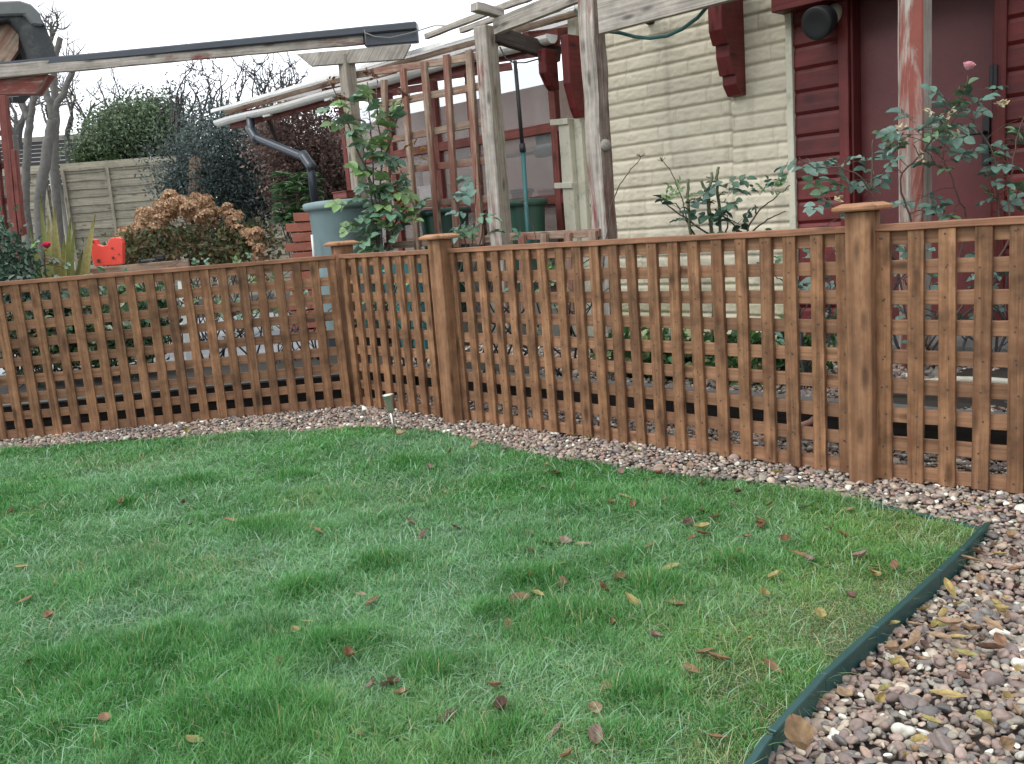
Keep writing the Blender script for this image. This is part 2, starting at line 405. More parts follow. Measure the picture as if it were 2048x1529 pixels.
# corner where the two retaining boards meet
a1 = P1 + N1 * OFL; tcor = (OFR / H2 - (a1.x + a1.y)) / (D1.x + D1.y); CORN = a1 + D1 * tcor
bl = a1 - D1 * 60; br = W(60, OFR + .02, 0)
g = MB(); top = [Vector((p.x, p.y, ZT)) for p in (bl, CORN + Vector((.0, .02, 0)), br, Vector((120, 150, 0)), Vector((-120, 150, 0)))]
g.prism([p - Vector((0, 0, .22)) for p in top], (0, 0, .22)); struct(g.build('planting_bed', M['soil']))
g = MB(); pp = [(-6.5, 6.0), (-.95, 6.05), (-1.3, 7.1), (-2.0, 9.6), (-6.5, 9.8)]
g.prism([(x, y, ZT - .02) for x, y in pp], (0, 0, .03)); struct(g.build('patio', M['paving']))

# ---- grass
def tri_strip_blades(P, H, LEAN, AZ, WID, C0_, C1_):
    n = len(P); ts = np.array([0, .36, .7, 1.]); V = np.zeros((n, 7, 3)); C = np.zeros((n, 7, 3))
    d = np.c_[np.cos(AZ), np.sin(AZ), np.zeros(n)]; sdv = np.c_[-np.sin(AZ + TW), np.cos(AZ + TW), np.zeros(n)]
    for i, t in enumerate(ts):
        c = P + d * (LEAN * H * t ** 1.8)[:, None]; c[:, 2] += H * (t - .42 * LEAN * t * t * np.minimum(LEAN, 1.4))
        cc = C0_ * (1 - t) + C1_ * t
        if i < 3:
            w = (WID * (1 - .25 * t - .35 * t * t) / 2)[:, None]
            V[:, 2 * i] = c - sdv * w; V[:, 2 * i + 1] = c + sdv * w; C[:, 2 * i] = cc; C[:, 2 * i + 1] = cc
        else: V[:, 6] = c; C[:, 6] = cc
    o = (np.arange(n) * 7)[:, None]
    F = np.concatenate([o + np.array(t)[None] for t in ((0, 1, 3), (0, 3, 2), (2, 3, 5), (2, 5, 4), (4, 5, 6))])
    return V.reshape(-1, 3), F, C.reshape(-1, 3)
def scatter(n, x0, x1, y0, y1): return rng.uniform(x0, x1, n), rng.uniform(y0, y1, n)
NB = 2300000
gx, gy = scatter(NB, -3.2, 1.3, 1.15, 4.45)
k = inpoly(gx, gy, lawn_poly); gx = gx[k]; gy = gy[k]
px, py, dd = project(np.c_[gx, gy, np.full(len(gx), .02)]); k = (px > -120) & (px < 2170) & (py < 1660); gx = gx[k]; gy = gy[k]; dd = dd[k]
k = rng.random(len(gx)) < np.clip((2.0 / dd) ** 1.1, .32, 1); gx = gx[k]; gy = gy[k]; dd = dd[k]
edge_d = np.full(len(gx), 9.)
for i in range(len(edge_line) - 1):
    a = np.array(edge_line[i][:2]); b = np.array(edge_line[i + 1][:2]); ab = b - a
    t = np.clip(((np.c_[gx, gy] - a) @ ab) / (ab @ ab), 0, 1); edge_d = np.minimum(edge_d, np.hypot(gx - a[0] - t * ab[0], gy - a[1] - t * ab[1]))
tuft = fbm(gx * 3.2, gy * 3.2, 11, 4); tone = fbm(gx * 5 + 9, gy * 5, 31, 4); pale = fbm(gx * 2.3, gy * 2.3 + 4, 77, 3)
bare = np.clip(np.clip((.34 - edge_d) / .26, 0, 1) * np.clip((fbm(gx * 6, gy * 6, 91, 3) - .34) * 5, 0, 1) + .45 * np.clip((fbm(gx * 2.6 + 3, gy * 2.6, 191, 3) - .60) * 6, 0, 1), 0, .8)
k = rng.random(len(gx)) < (1 - .62 * bare) * np.clip(.42 + 1.3 * fbm(gx * 9, gy * 9, 14, 3), .3, 1); sel = lambda *a: [q[k] for q in a]
gx, gy, dd, tuft, tone, pale, bare, edge_d = sel(gx, gy, dd, tuft, tone, pale, bare, edge_d)
n = len(gx)
tf = np.clip((tuft - .46) * 5, 0, 1)
lush = np.zeros(n)
for tx_, ty_, tr_2 in ((400, 965, .10), (575, 958, .09), (530, 1058, .10), (250, 1010, .08), (600, 1185, .11), (1090, 1165, .13), (1160, 1240, .12), (1000, 1225, .08), (1250, 1120, .10), (1320, 1175, .12), (760, 1130, .10), (1480, 1130, .10), (690, 1290, .09), (560, 1440, .10), (1010, 1470, .10), (150, 1330, .11), (330, 1290, .10), (1300, 1390, .09), (860, 1340, .07), (1120, 990, .10), (1400, 1020, .10), (820, 930, .09), (1260, 1480, .07)):
    tp_ = gnd(tx_, ty_); lush = np.maximum(lush, np.exp(-(((gx - tp_.x) / tr_2) ** 2 + ((gy - tp_.y) / (tr_2 * .8)) ** 2)) * (.5 + fbm(gx * 14, gy * 14, 66, 2)))
tf = np.clip(tf * .8 + lush, 0, 1.25)
Hh = (.012 + .024 * tf + .010 * rng.random(n)) * (1 - .5 * bare) * np.clip(.55 + edge_d * 1.5, .55, 1) * rng.uniform(.6, 1.0, n) * (1 + .55 * (rng.random(n) < .12)) * (.55 + .9 * fbm(gx * 17, gy * 17, 222, 3))
lean = np.abs(rng.normal(.85, .55, n)) * (1.2 - .5 * tf)
az = rng.uniform(0, 6.283, n); TW = rng.normal(0, .5, n)
longb = rng.random(n) < .022; Hh = np.where(longb, rng.uniform(.035, .062, n), Hh); lean = np.where(longb, rng.uniform(.7, 1.5, n), lean)
wid = np.clip(rng.normal(.0018, .0005, n), .0008, .0032) * np.clip(dd / 2.3, .9, 1.9)
dk = np.array([.060, .225, .046]); md = np.array([.135, .37, .105]); pl = np.array([.33, .50, .34]); st = np.array([.48, .42, .22])
w = np.clip(.45 + (tone - .5) * 2.2 + rng.normal(0, .32, n), 0, 1)[:, None]
w = w * (1 - .7 * np.clip(lush, 0, 1))[:, None]; cA = dk * (1 - w) + md * w
yl = (np.clip(1.1 - edge_d / .9, 0, 1) * np.clip(.25 + 1.4 * fbm(gx * 3 + 7, gy * 3, 88, 3) - .35, 0, .8) * (1 - np.clip(lush, 0, .8)))[:, None]; cA = cA * (1 - yl) + np.array([.20, .37, .095]) * yl
w2 = (np.clip((pale - .36) * 2.8, 0, 1) * (1 - .75 * tf) * rng.random(n) ** 1.6)[:, None]; w2 = np.maximum(w2 * (1 - np.clip(lush, 0, 1))[:, None], .9 * ((rng.random(n) < .03) | (longb & (rng.random(n) < .5)))[:, None]); cA = cA * (1 - w2) + pl * w2  # pale dewy patches, and glints put into scattered blades as pale colour
sw = ((rng.random(n) < .045 + .38 * bare + .06 * np.clip(1 - edge_d / .8, 0, 1))).astype(float)[:, None] * rng.uniform(.4, 1, n)[:, None]; cA = cA * (1 - sw) + st * sw
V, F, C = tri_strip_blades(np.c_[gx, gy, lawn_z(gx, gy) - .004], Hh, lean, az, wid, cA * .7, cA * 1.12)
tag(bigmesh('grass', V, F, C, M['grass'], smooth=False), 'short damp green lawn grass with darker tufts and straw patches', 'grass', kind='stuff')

# ---- pebbles
def ico(sub):
    bm_ = __import__('bmesh').new(); __import__('bmesh').ops.create_icosphere(bm_, subdivisions=sub, radius=1)
    v = np.array([x.co[:] for x in bm_.verts]); f = np.array([[q.index for q in p.verts] for p in bm_.faces]); bm_.free(); return v, f
ICO = {1: ico(2), 2: ico(3)}
PAL = np.array([(.19, .135, .12), (.25, .175, .155), (.15, .115, .11), (.22, .19, .165), (.12, .105, .105), (.31, .235, .19), (.28, .185, .15), (.17, .15, .145), (.36, .29, .235), (.50, .46, .42), (.64, .61, .57), (.33, .19, .15)])
PAL = PAL * np.array([1.27, 1.33, 1.26]); PW = np.array([.15, .14, .10, .13, .06, .11, .08, .07, .07, .032, .013, .014]); PW = PW / PW.sum()
def pebbles(x, y, z, sub, size, sq=.62):
    v, f = ICO[sub]; n = len(x); vs = []; nb = 10
    shapes = []
    for i in range(nb):
        q = v.copy(); d = rng.normal(size=(3, 3))
        for kx in range(3):
            q = q + v * (.13 * np.sin(2.1 * (v @ d[kx]) + kx))[:, None]
        shapes.append(q)
    shapes = np.array(shapes)
    A = np.abs(np.exp(rng.normal(0, .26, (n, 3)))) * size[:, None]; A[:, 2] *= sq
    pts = shapes[rng.integers(0, nb, n)] * A[:, None, :]
    e = rng.normal(0, .38, n); a = rng.uniform(0, 6.283, n)
    c, s = np.cos(e), np.sin(e); px_, py_, pz_ = pts[..., 0], pts[..., 1], pts[..., 2]
    py2 = py_ * c[:, None] - pz_ * s[:, None]; pz2 = py_ * s[:, None] + pz_ * c[:, None]
    c, s = np.cos(a), np.sin(a); px2 = px_ * c[:, None] - py2 * s[:, None]; py3 = px_ * s[:, None] + py2 * c[:, None]
    V = np.stack([px2 + x[:, None], py3 + y[:, None], pz2 + z[:, None]], -1)
    F = f[None] + (np.arange(n) * len(v))[:, None, None]
    col = PAL[rng.choice(len(PAL), n, p=PW)] * rng.uniform(.75, 1.2, (n, 1))
    return V.reshape(-1, 3), F.reshape(-1, 3), np.repeat(col, len(v), 0)
def pack(x, y, r):      # keep points that do not crowd each other (grid hashing)
    order = np.arange(len(x)); keep = []; grid = {}; cs = .026
    for i in order:
        a, b = int(math.floor(x[i] / cs)), int(math.floor(y[i] / cs)); ok = True
        for da in (-1, 0, 1):
            for db in (-1, 0, 1):
                for j in grid.get((a + da, b + db), ()):
                    if (x[i] - x[j]) ** 2 + (y[i] - y[j]) ** 2 < (.80 * (r[i] + r[j])) ** 2: ok = False; break
                if not ok: break
            if not ok: break
        if ok: grid.setdefault((a, b), []).append(i); keep.append(i)
    return np.array(keep)
allV, allF, allC, off = [], [], [], 0
def add_pebbles(x, y, z, size, sub=1):
    global off
    V, F, C = pebbles(x, y, z, sub, size); allV.append(V); allF.append(F + off); allC.append(C); off += len(V)
for layer in range(2):
    n = 170000; x, y = scatter(n, -2.9, 2.4, 1.1, 5.3)
    fd = fence_d(x, y); il = inpoly(x, y, lawn_poly)
    px, py, dd = project(np.c_[x, y, np.zeros(n)]); k = (~il) & (fd > -.30) & (px > -60) & (px < 2120) & (py < 1600)
    x, y, fd, dd = x[k], y[k], fd[k], dd[k]
    r = np.clip(rng.lognormal(math.log(.0072), .32, len(x)), .004, .016)
    kk = pack(x, y, r); x, y, r, fd, dd = x[kk], y[kk], r[kk], fd[kk], dd[kk]
    z = gravel_z(x, y) + (.0 if layer == 0 else .007) + r * .25 + rng.uniform(-.003, .004, len(x))
    nr = dd < 2.1
    add_pebbles(x[nr], y[nr], z[nr], r[nr], 2); add_pebbles(x[~nr], y[~nr], z[~nr], r[~nr], 1)
# pebbles on the raised bed behind the fence
n = 26000; s_, m_ = rng.uniform(-4.2, 1.2, n), rng.uniform(3.12, 4.32, n); x, y = H2 * (s_ + m_), H2 * (m_ - s_)
k = fbm(s_ * 2.5, m_ * 3, 3, 3) > .42; x, y = x[k], y[k]; r = np.clip(rng.lognormal(math.log(.0085), .3, len(x)), .005, .018)
kk = pack(x, y, r); x, y, r = x[kk], y[kk], r[kk]; add_pebbles(x, y, ZT + r * .3, r)
tag(bigmesh('gravel', np.concatenate(allV), np.concatenate(allF), np.concatenate(allC), M['pebble']), 'rounded mauve, grey and white pebbles along the fence foot and path', 'gravel', kind='stuff')

# ---- green plastic lawn edging
ed = thing('lawn_edging', edge_line[2], 'dark green plastic strip edging the lawn against the pebbles', 'lawn edging')
def strip(pts, za, zb, th, name):
    g = MB()
    for i in range(len(pts) - 1):
        a, b = Vector(pts[i]), Vector(pts[i + 1])
        g.beam(a + UP * (za + zb) / 2, b + UP * (za + zb) / 2, th, zb - za, n=4, jit=.0012)
        g.beam(a + UP * (zb + .0035), b + UP * (zb + .0035), th * 2.1, .007, n=4, jit=.0008)
    return g.build(name, M['edging'], ed, bevel=.0015)
strip([edge_line[5] + (edge_line[4] - edge_line[5]) * .02, edge_line[4], edge_line[3], edge_line[2], edge_line[1], edge_line[0]], -.05, .022, .007, 'edging_strip')
strip([edge_line[8], edge_line[7], edge_line[6], edge_line[5] - (edge_line[4] - edge_line[5]) * .02], -.05, .018, .007, 'edging_strip')
strip([E0 + Vector((.0, .004, 0)), Vector((1.095, 2.475, 0)), Vector((.92, 2.68, 0))], -.05, .003, .007, 'edging_strip')

# ================================================================== TRELLIS FENCES
def trellis_panel(parent, p0, th, j0, j1, nails):
    d = Vector((math.cos(th), math.sin(th), 0)); nf = Vector((math.sin(th), -math.cos(th), 0)); z0 = .03; zt = z0 + 8 * SP + .038
    p0 = Vector((p0[0], p0[1], 0)); g = MB()
    for j in range(j0, j1 + 1):
        c = p0 + d * (j * SP + random.uniform(-.002, .002)) + nf * .0087
        g.beam(c + UP * (z0 - random.uniform(0, .006)) , c + UP * zt + d * random.uniform(-.005, .005), .0435 + random.uniform(-.003, .003), .017, up=nf, n=22, jit=.0009)
        if nails:
            for r_ in range(9):
                for _ in range(1 if random.random() < .8 else 2):
                    q = c + nf * .0093 + d * random.uniform(-.009, .009) + UP * (z0 + .019 + r_ * SP + random.uniform(-.008, .008)); rr = .0031
                    vs = [q + d * (rr * math.cos(k * 1.2566)) + UP * (rr * math.sin(k * 1.2566)) for k in range(5)]; g.add(vs, [(0, 1, 2, 3, 4)], None, 1)
    for r_ in range(9):
        z = z0 + .019 + r_ * SP + random.uniform(-.001, .001)
        a = p0 + d * (j0 * SP - .02) - nf * .0085 + UP * z; b = p0 + d * (j1 * SP + .02) - nf * .0085 + UP * (z + random.uniform(-.002, .002))
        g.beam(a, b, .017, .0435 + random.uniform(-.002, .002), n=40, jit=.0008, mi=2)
    pl_ = bpy.data.objects.new('trellis_panel', None); COL.objects.link(pl_); pl_.parent = parent; pl_.location = p0 - parent.location
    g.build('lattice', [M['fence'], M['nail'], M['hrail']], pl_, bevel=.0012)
    t = MB(); t.beam(p0 + d * (j0 * SP - .02) + UP * (zt + .0105), p0 + d * (j1 * SP + .02) + UP * (zt + .0105), .047, .021, n=26, jit=.0012)
    t.build('top_rail', M['rail'], pl_, bevel=.002)
def fence_post(parent, c, ax, zt=.852, w=.085):
    c = Vector((c[0], c[1], 0)); g = MB(); ax = Vector(ax)
    g.beam(c + UP * -.08, c + UP * zt, w, w, up=ax, n=9, jit=.0012)
    p = g.build('post', M['post'], parent, bevel=.003)
    g = MB(); b = ax.cross(UP); hw = .066
    q = lambda x, y, z: c + ax * x + b * y + UP * (zt + z)
    vs = [q(x * h, y * h, z) for h, z in ((hw - .004, .001), (hw, .006), (hw, .014), (hw - .022, .024)) for x, y in ((-1, -1), (1, -1), (1, 1), (-1, 1))]
    fs = [(3, 2, 1, 0), (12, 13, 14, 15)] + [(i * 4 + k, i * 4 + (k + 1) % 4, i * 4 + 4 + (k + 1) % 4, i * 4 + 4 + k) for i in range(3) for k in range(4)]
    uv = [[((vs[i] - c).dot(ax), (vs[i] - c).dot(b) + (vs[i].z)) for i in f] for f in fs]
    g.add(vs, fs, uv); g.build('cap', M['cap'], p, bevel=.001)
fl = thing('trellis_fence', P1, 'low brown trellis fence run on the left between lawn and dense shrubs', 'fence')
trellis_panel(fl, P1, T1, -3, 18, False)
fr = thing('trellis_fence', W(-3.1, MF, 0), 'low brown trellis fence run on the right with three capped posts', 'fence')
A3 = W(-3.056, MF, 0)
trellis_panel(fr, W(-3.165 - .72, MF, 0), -math.pi / 4, 0, 8, False)
trellis_panel(fr, A3, -.7888, 0, 20, True)
trellis_panel(fr, (1.1394, 2.7446), -.71, 0, 20, True)
fence_post(fr, W(-3.965, MF + .045, 0), DV)
fence_post(fr, W(-3.115, MF - .028, 0), DV, w=.080)
fence_post(fr, W(-1.190, MF - .032, 0), DV, w=.076)

# ---- dark retaining boards that hold up the bed behind the fence
def sleeper(a, b, label):
    a, b = Vector(a), Vector(b); t = thing('retaining_board', (a + b) / 2, label, 'retaining board')
    MB().beam(a + UP * .085, b + UP * .085, .045, .19, n=10, jit=.002).build('board', M['darkboard'], t)
    MB().beam(a + UP * .1835, b + UP * .1835, .06, .009, n=14, jit=.002).build('coping', M['sleeper_top'], t)
sleeper(W(sm(CORN)[0] + .03, OFR, 0), W(-1.72, OFR, 0), 'dark grey-topped board holding the gravel behind the long trellis panel')
sleeper(W(-1.70, OFR, 0), W(1.6, OFR, 0), 'dark grey-topped board behind the trellis by the red door')
sleeper(CORN - D1 * 2.6, CORN - D1 * .02, 'dark retaining board behind the left trellis run')

# ---- solar stake light on the lawn edge
b0 = gnd(789, 868, 0); tp = b0 + Vector((-.012, .0, .178))
sg = thing('solar_light', b0, 'small stainless steel solar stake light standing at the lawn edge', 'garden light')
ax = (tp - b0).normalized()
MB().tube([b0 - ax * .04, b0 + ax * .118], .0068, 12).build('stake', M['steel'], sg, smooth=True)
MB().lathe([(.0, .0), (.014, .001), (.0155, .006), (.0165, .03), (.0195, .052), (.0245, .070), (.0275, .076), (.0275, .079), (.024, .080)], b0 + ax * .104, 28, axis=ax).build('lamp_head', M['steel'], sg, smooth=True)
MB().lathe([(.024, .0785), (.0, .0788)], b0 + ax * .104, 28, axis=ax).build('solar_lens', M['white'], sg, smooth=True)

# ================================================================== HOUSE, LEAN-TO, PERGOLAS
MW = 4.40                                                     # house wall plane
bg_ = thing('bungalow', W(-2.3, MW, ZT), 'bungalow side with cream stone-effect cladding and a recessed dark red door', 'house')
def stone_wall():
    s0, s1, z0, z1 = -3.62, -2.285, .1, 2.25; st = .0055
    ns = int((s1 - s0) / st); nz = int((z1 - z0) / st)
    s = np.linspace(s0, s1, ns); z = np.linspace(z0, z1, nz); Sg, Zg = np.meshgrid(s, z); S_ = Sg.ravel(); Z_ = Zg.ravel()
    seam = (S_ > -2.615); off = np.where(seam, .031, 0.)
    ch = .0805; row = np.floor((Z_ + off * .35) / ch).astype(int); fz = (Z_ + off * .35) / ch - row
    h = np.zeros(len(S_)); col = np.ones((len(S_), 3))
    lens = rng.uniform(.20, .46, (64, 40)); cum = np.cumsum(lens, 1)
    ss = (S_ - s0) + np.where(seam, .17, 0); r = row % 64
    idx = (cum[r] < ss[:, None] + .3).sum(1); right = cum[r, np.minimum(idx, 39)] - (ss + .3); left = lens[r, np.minimum(idx, 39)] - right
    ed_ = np.minimum(right, left); hor = np.minimum(fz, 1 - fz) * ch
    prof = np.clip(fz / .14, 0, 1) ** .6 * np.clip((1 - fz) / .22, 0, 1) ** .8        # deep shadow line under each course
    jt = np.clip(ed_ / .010, .68, 1)
    rock = fbm(S_ * 22 + Z_ * 14 + row * 7.1, Z_ * 40 - S_ * 8 + idx * 3.3, 21, 4); rk2 = fbm(S_ * 60, Z_ * 75, 41, 3)
    h = .013 * prof * jt + .0072 * (rock - .45) * prof * jt + .004 * (rk2 - .5) * prof
    h -= .010 * (np.abs(S_ + 2.615) < .0065)
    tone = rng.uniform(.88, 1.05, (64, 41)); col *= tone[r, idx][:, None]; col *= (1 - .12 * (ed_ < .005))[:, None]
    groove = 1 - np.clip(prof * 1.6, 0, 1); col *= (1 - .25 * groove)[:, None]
    al = np.clip((.62 - Z_) / .3, 0, 1) * np.clip((fbm(S_ * 5, Z_ * 6, 9, 4) - .3) * 3, 0, 1); col = col * (1 - al[:, None] * .5) + np.array([.72, .78, .52]) * al[:, None] * .5
    dr = np.clip((fbm(S_ * 14, Z_ * 2.2, 51, 4) - .58) * 4, 0, 1)[:, None]; col = col * (1 - .22 * dr)
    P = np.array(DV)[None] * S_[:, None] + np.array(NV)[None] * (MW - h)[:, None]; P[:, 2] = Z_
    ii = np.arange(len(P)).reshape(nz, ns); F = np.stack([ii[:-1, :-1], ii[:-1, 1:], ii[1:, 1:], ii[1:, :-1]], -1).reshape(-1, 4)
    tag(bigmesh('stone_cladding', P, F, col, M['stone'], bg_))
stone_wall()
g = MB(); g.beam(W(-3.62, MW + .12, 1.15), W(-2.285, MW + .12, 1.15), .2, 2.2); g.beam(W(-3.62, MW + 1.2, 1.15), W(2.4, MW + 1.2, 1.15), 1.9, 2.2); g.build('house_wall', M['creamtrim'], bg_)
MB().beam(W(-2.268, MW - .012, .1), W(-2.268, MW - .012, 2.2), .034, .05, up=NV, n=14, jit=.001).build('corner_trim', M['creamtrim'], bg_, bevel=.002)
def boards(s0, s1, z0, z1, name, pitch=.1065):
    g = MB(); z = z0
    while z < z1:
        h = .099; a, b = W(s0, MW - .008, z), W(s1, MW - .008, z)
        n_ = -NV; vs = []; uo = random.random() * 40
        prof = [(0, -.012), (.012, .004), (.008, h - .022), (.002, h - .006), (-.006, h)]
        for e in (a, b): vs += [e + n_ * (o + random.uniform(-.0008, .0008)) + UP * (zz + .0) for o, zz in prof]
        k = len(prof); fs = [(i, i + 1, k + i + 1, k + i) for i in range(k - 1)]
        L = (b - a).length; us = [[(uo, i * .03), (uo, i * .03 + .03), (uo + L, i * .03 + .03), (uo + L, i * .03)] for i in range(k - 1)]
        g.add(vs, fs, us); z += pitch
    g.beam(W(s0, MW + .02, (z0 + z1) / 2), W(s1, MW + .02, (z0 + z1) / 2), .02, z1 - z0)
    return g.build(name, M['redwood'], bg_)
boards(-2.25, -2.015, .145 + .0105, 2.1, 'red_siding'); boards(-1.285, .9, .10, 2.1, 'red_siding')
g = MB()
g.beam(W(-1.992, MW - .012, .15), W(-1.992, MW - .012, 2.1), .048, .05, up=NV, n=8, jit=.0006)
g.beam(W(-1.308, MW - .012, .15), W(-1.308, MW - .012, 2.1), .048, .05, up=NV, n=8, jit=.0006)
for s_ in (-1.960, -1.338): g.beam(W(s_, MW + .045, .15), W(s_, MW + .045, 2.1), .012, .12, up=NV)
g.build('door_frame', M['redwood'], bg_, bevel=.002)
dr = MB().beam(W(-1.952, MW + .085, 1.12), W(-1.346, MW + .085, 1.12), .04, 1.95).build('door', M['door'], bg_)
g = MB(); g.beam(W(-1.385, MW + .05, .99), W(-1.385, MW + .05, 1.2), .03, .012, up=NV); g.tube([W(-1.385, MW + .045, 1.13), W(-1.385, MW + .0, 1.13), W(-1.45, MW - .005, 1.13)], .009, 8)
g.build('handle', M['black'], dr, bevel=.002)
g = MB(); g.beam(W(-1.325, MW - .045, 1.30), W(-1.325, MW - .045, 1.40), .022, .018, up=NV); g.tube([W(-1.335, MW - .055, 1.30), W(-1.335, MW - .055, 1.40)], .008, 8); g.build('hinge', M['black'], dr, bevel=.002)
g = MB(); g.beam(W(-2.3, MW - .07, 1.885), W(1.0, MW - .07, 1.885), .14, .17, n=12, jit=.002); g.build('fascia', M['fascia'], bg_, bevel=.004)
g = MB(); g.beam(W(-1.95, MW - .15, 1.83), W(1.0, MW - .15, 1.83), .02, .05, n=12, jit=.001); g.build('fascia', M['redgrey'], bg_)
g = MB(); g.beam(W(-2.32, MW + .55, 2.14), W(1.4, MW + .55, 2.14), 1.7, .05); g.build('roof', M['felt'], bg_)
MB().beam(W(-2.0, MW - .17, ZT + .02), W(-.9, MW - .17, ZT + .02), .3, .1, n=10, jit=.003).build('door_step', M['sleeper_top'], bg_, bevel=.006)
def bracket(s, zt, zb, depth, w=.07, parent=None):
    h = zt - zb                                               # stepped console seen from the side, fixed to the wall
    pr = [(0, 1), (1, 1), (1, .60), (.86, .47), (.72, .47), (.72, .36), (.60, .19), (.46, .19), (.46, .10), (.26, -.0), (0, 0)]
    pts = [W(s - w / 2, MW - .012 - depth * x, zb + h * y) for x, y in pr]
    return MB().prism(pts, DV * w).build('bracket', M['redwood'], parent, bevel=.003)
bracket(-2.56, 1.97, 1.455, .21, .08, bg_)
# wall lamp beside the door
lp = at(1650, 18, 3.45); c_ = atm(1632, 48, MW - .17)
wl = thing('wall_lamp', W(sm(c_)[0] + .03, MW - .02, c_.z), 'round black lamp on a pale stub under the red fascia', 'lamp')
ax = (W(sm(c_)[0] - .05, MW - .5, c_.z - .14) - W(sm(c_)[0], MW - .1, c_.z)).normalized()
MB().lathe([(.0, -.115), (.04, -.11), (.062, -.085), (.074, -.03), (.076, .0), (.070, .004), (.05, .002), (0, .0)], c_, 30, axis=ax).build('shade', M['black'], wl, smooth=True)
MB().tube([c_ - ax * .08, c_ - ax * .125, W(sm(c_)[0] + .03, MW - .0, c_.z + .07)], [.04, .045, .045], 16).build('stub', M['creamtrim'], wl, smooth=True)

# ---- pergola in front of the bungalow
pg = thing('pergola', W(-3.1, 3.91, ZT), 'weathered pergola with flaking red posts and grey beams against the house', 'pergola')
def ppost(px, py, h, mat, parent, wv=.1, mfront=3.86, lean=0., jit=.002, name='post'):
    sc = sm(atm(px, py, mfront))[0]; c = W(sc - wv / 2, mfront + wv / 2, 0)
    return MB().beam(c + UP * .1, c + UP * h + DV * lean, wv, wv, up=NV, n=16, jit=jit).build(name, mat, parent, bevel=.006)
def side_mat(o, mat):                                        # the post's right-hand face has weathered differently
    o.data.materials.append(mat)
    for p in o.data.polygons:
        if abs(p.normal.dot(DV)) > .7: p.material_index = 1
p_c = ppost(989, 300, 2.02, M['greyred'], pg, .098)
side_mat(ppost(1199, 260, 2.35, M['greyred'], pg, .1, jit=.005), M['brownred'])
side_mat(p_c, M['mossy'])
side_mat(ppost(1846, 200, 2.3, M['redgrey'], pg, .1), M['grey'])
# burl on the middle post
kb = atm(1213, 290, 3.885); MB().lathe([(0, -.03), (.034, -.028), (.03, -.008), (.02, .006), (.01, .009), (0, .008)], kb, 14, axis=DV * .8 - NV * .4).build('knot', M['greyred'], pg, smooth=True)
sC = sm(atm(986, 60, 3.87))[0]; sD = sm(atm(1199, 40, 3.87))[0]
MB().beam(W(sC + .004, 3.885, 1.995), W(sD - .105, 3.885, 2.04), .035, .085, n=10, jit=.0015).build('beam', M['grey'], pg, bevel=.002)
MB().beam(W(sD + .004, 3.87, 1.905), W(1.2, 3.87, 1.905), .035, .19, n=16, jit=.0015).build('beam', M['grey'], pg, bevel=.002)
MB().beam(W(sC - .05, 3.94, 1.97), W(sC + .02, MW, 1.88), .045, .09, n=6, jit=.001).build('rafter', M['darkwood'], pg, bevel=.003)
MB().beam(W(sD - .05, 3.96, 2.06), W(sD - .05, MW, 1.96), .045, .09, n=6, jit=.001).build('rafter', M['darkwood'], pg, bevel=.003)
MB().beam(W(-2.42, 3.89, 2.05), W(-2.56, MW, 1.99), .06, .08, n=6, jit=.001).build('rafter', M['darkwood'], pg, bevel=.003)
MB().beam(W(-1.507, 3.96, 2.0), W(-1.507, MW, 1.98), .06, .08, n=6, jit=.001).build('rafter', M['darkwood'], pg, bevel=.003)
q0 = atm(948, 14, 3.72); q1 = atm(1002, 28, 3.93)
MB().beam(q0, q1, .06, .045, n=4, jit=.002).build('rafter_end', M['grey'], pg, bevel=.003)
for (a, b, h_) in (((852, 74), (1062, -8), .032), ((922, 62), (1000, 34), .03), ((985, 22), (1062, -4), .03)):
    MB().beam(atm(*a, 3.98), atm(*b, 3.98), .03, h_, n=8, jit=.0015).build('batten', M['grey'], pg, bevel=.002)
br_ = atm(1110, 140, 4.3)
def wbr(px0, px1, py0, py1, m):                              # red wall brackets carrying the rafters
    a = atm((px0 + px1) / 2, py0, m); b = atm((px0 + px1) / 2, py1, m)
    s_ = sm(a)[0]; h = a.z - b.z; d = .11
    pr = [(0, 1), (1, 1), (1, .42), (.62, .12), (.35, .0), (0, 0)]
    pts = [W(s_ - .03, m + .06 - d * x, b.z + h * y) for x, y in pr]; return MB().prism(pts, DV * .06).build('bracket', M['redwood'], pg, bevel=.003)
wbr(1074, 1112, 100, 182, 4.26); wbr(1122, 1156, 72, 238, 4.28)
# low trellis piece and the tall trellis left of it
def grid_trellis(px, cols, rows, mm, name, label, mat):
    t = thing(name, atm(*px, mm), label, 'trellis'); g = MB()
    for (a, b) in cols:
        g.beam(atm(*a, mm), atm(*b, mm) , .05, .024, up=NV, n=12, jit=.0015)
    for (a, b) in rows:
        g.beam(atm(*a, mm + .022), atm(*b, mm + .022), .02, .044, n=14, jit=.0015)
    g.build('lattice', mat, t, bevel=.002); return t
grid_trellis((880, 470), [((806, 138), (836, 505)), ((848, 124), (880, 505)), ((893, 110), (915, 495)), ((938, 100), (962, 490)), ((768, 160), (780, 500))],
    [((700, 152), (962, 112)), ((745, 213), (966, 172)), ((755, 285), (970, 244)), ((765, 345), (973, 322)), ((800, 412), (978, 398)), ((770, 492), (985, 478))], 3.95, 'tall_trellis', 'tall weathered trellis panel between two pergola posts in front of the lean-to', M['trellis'])
grid_trellis((1110, 500), [((1044, 470), (1052, 640)), ((1088, 468), (1096, 640)), ((1136, 466), (1143, 640)), ((1186, 462), (1192, 640))],
    [((1022, 474), (1200, 466)), ((1030, 560), (1206, 552))], 3.83, 'low_trellis', 'low red-stained trellis piece between the two tall grey pergola posts', M['trellis'])
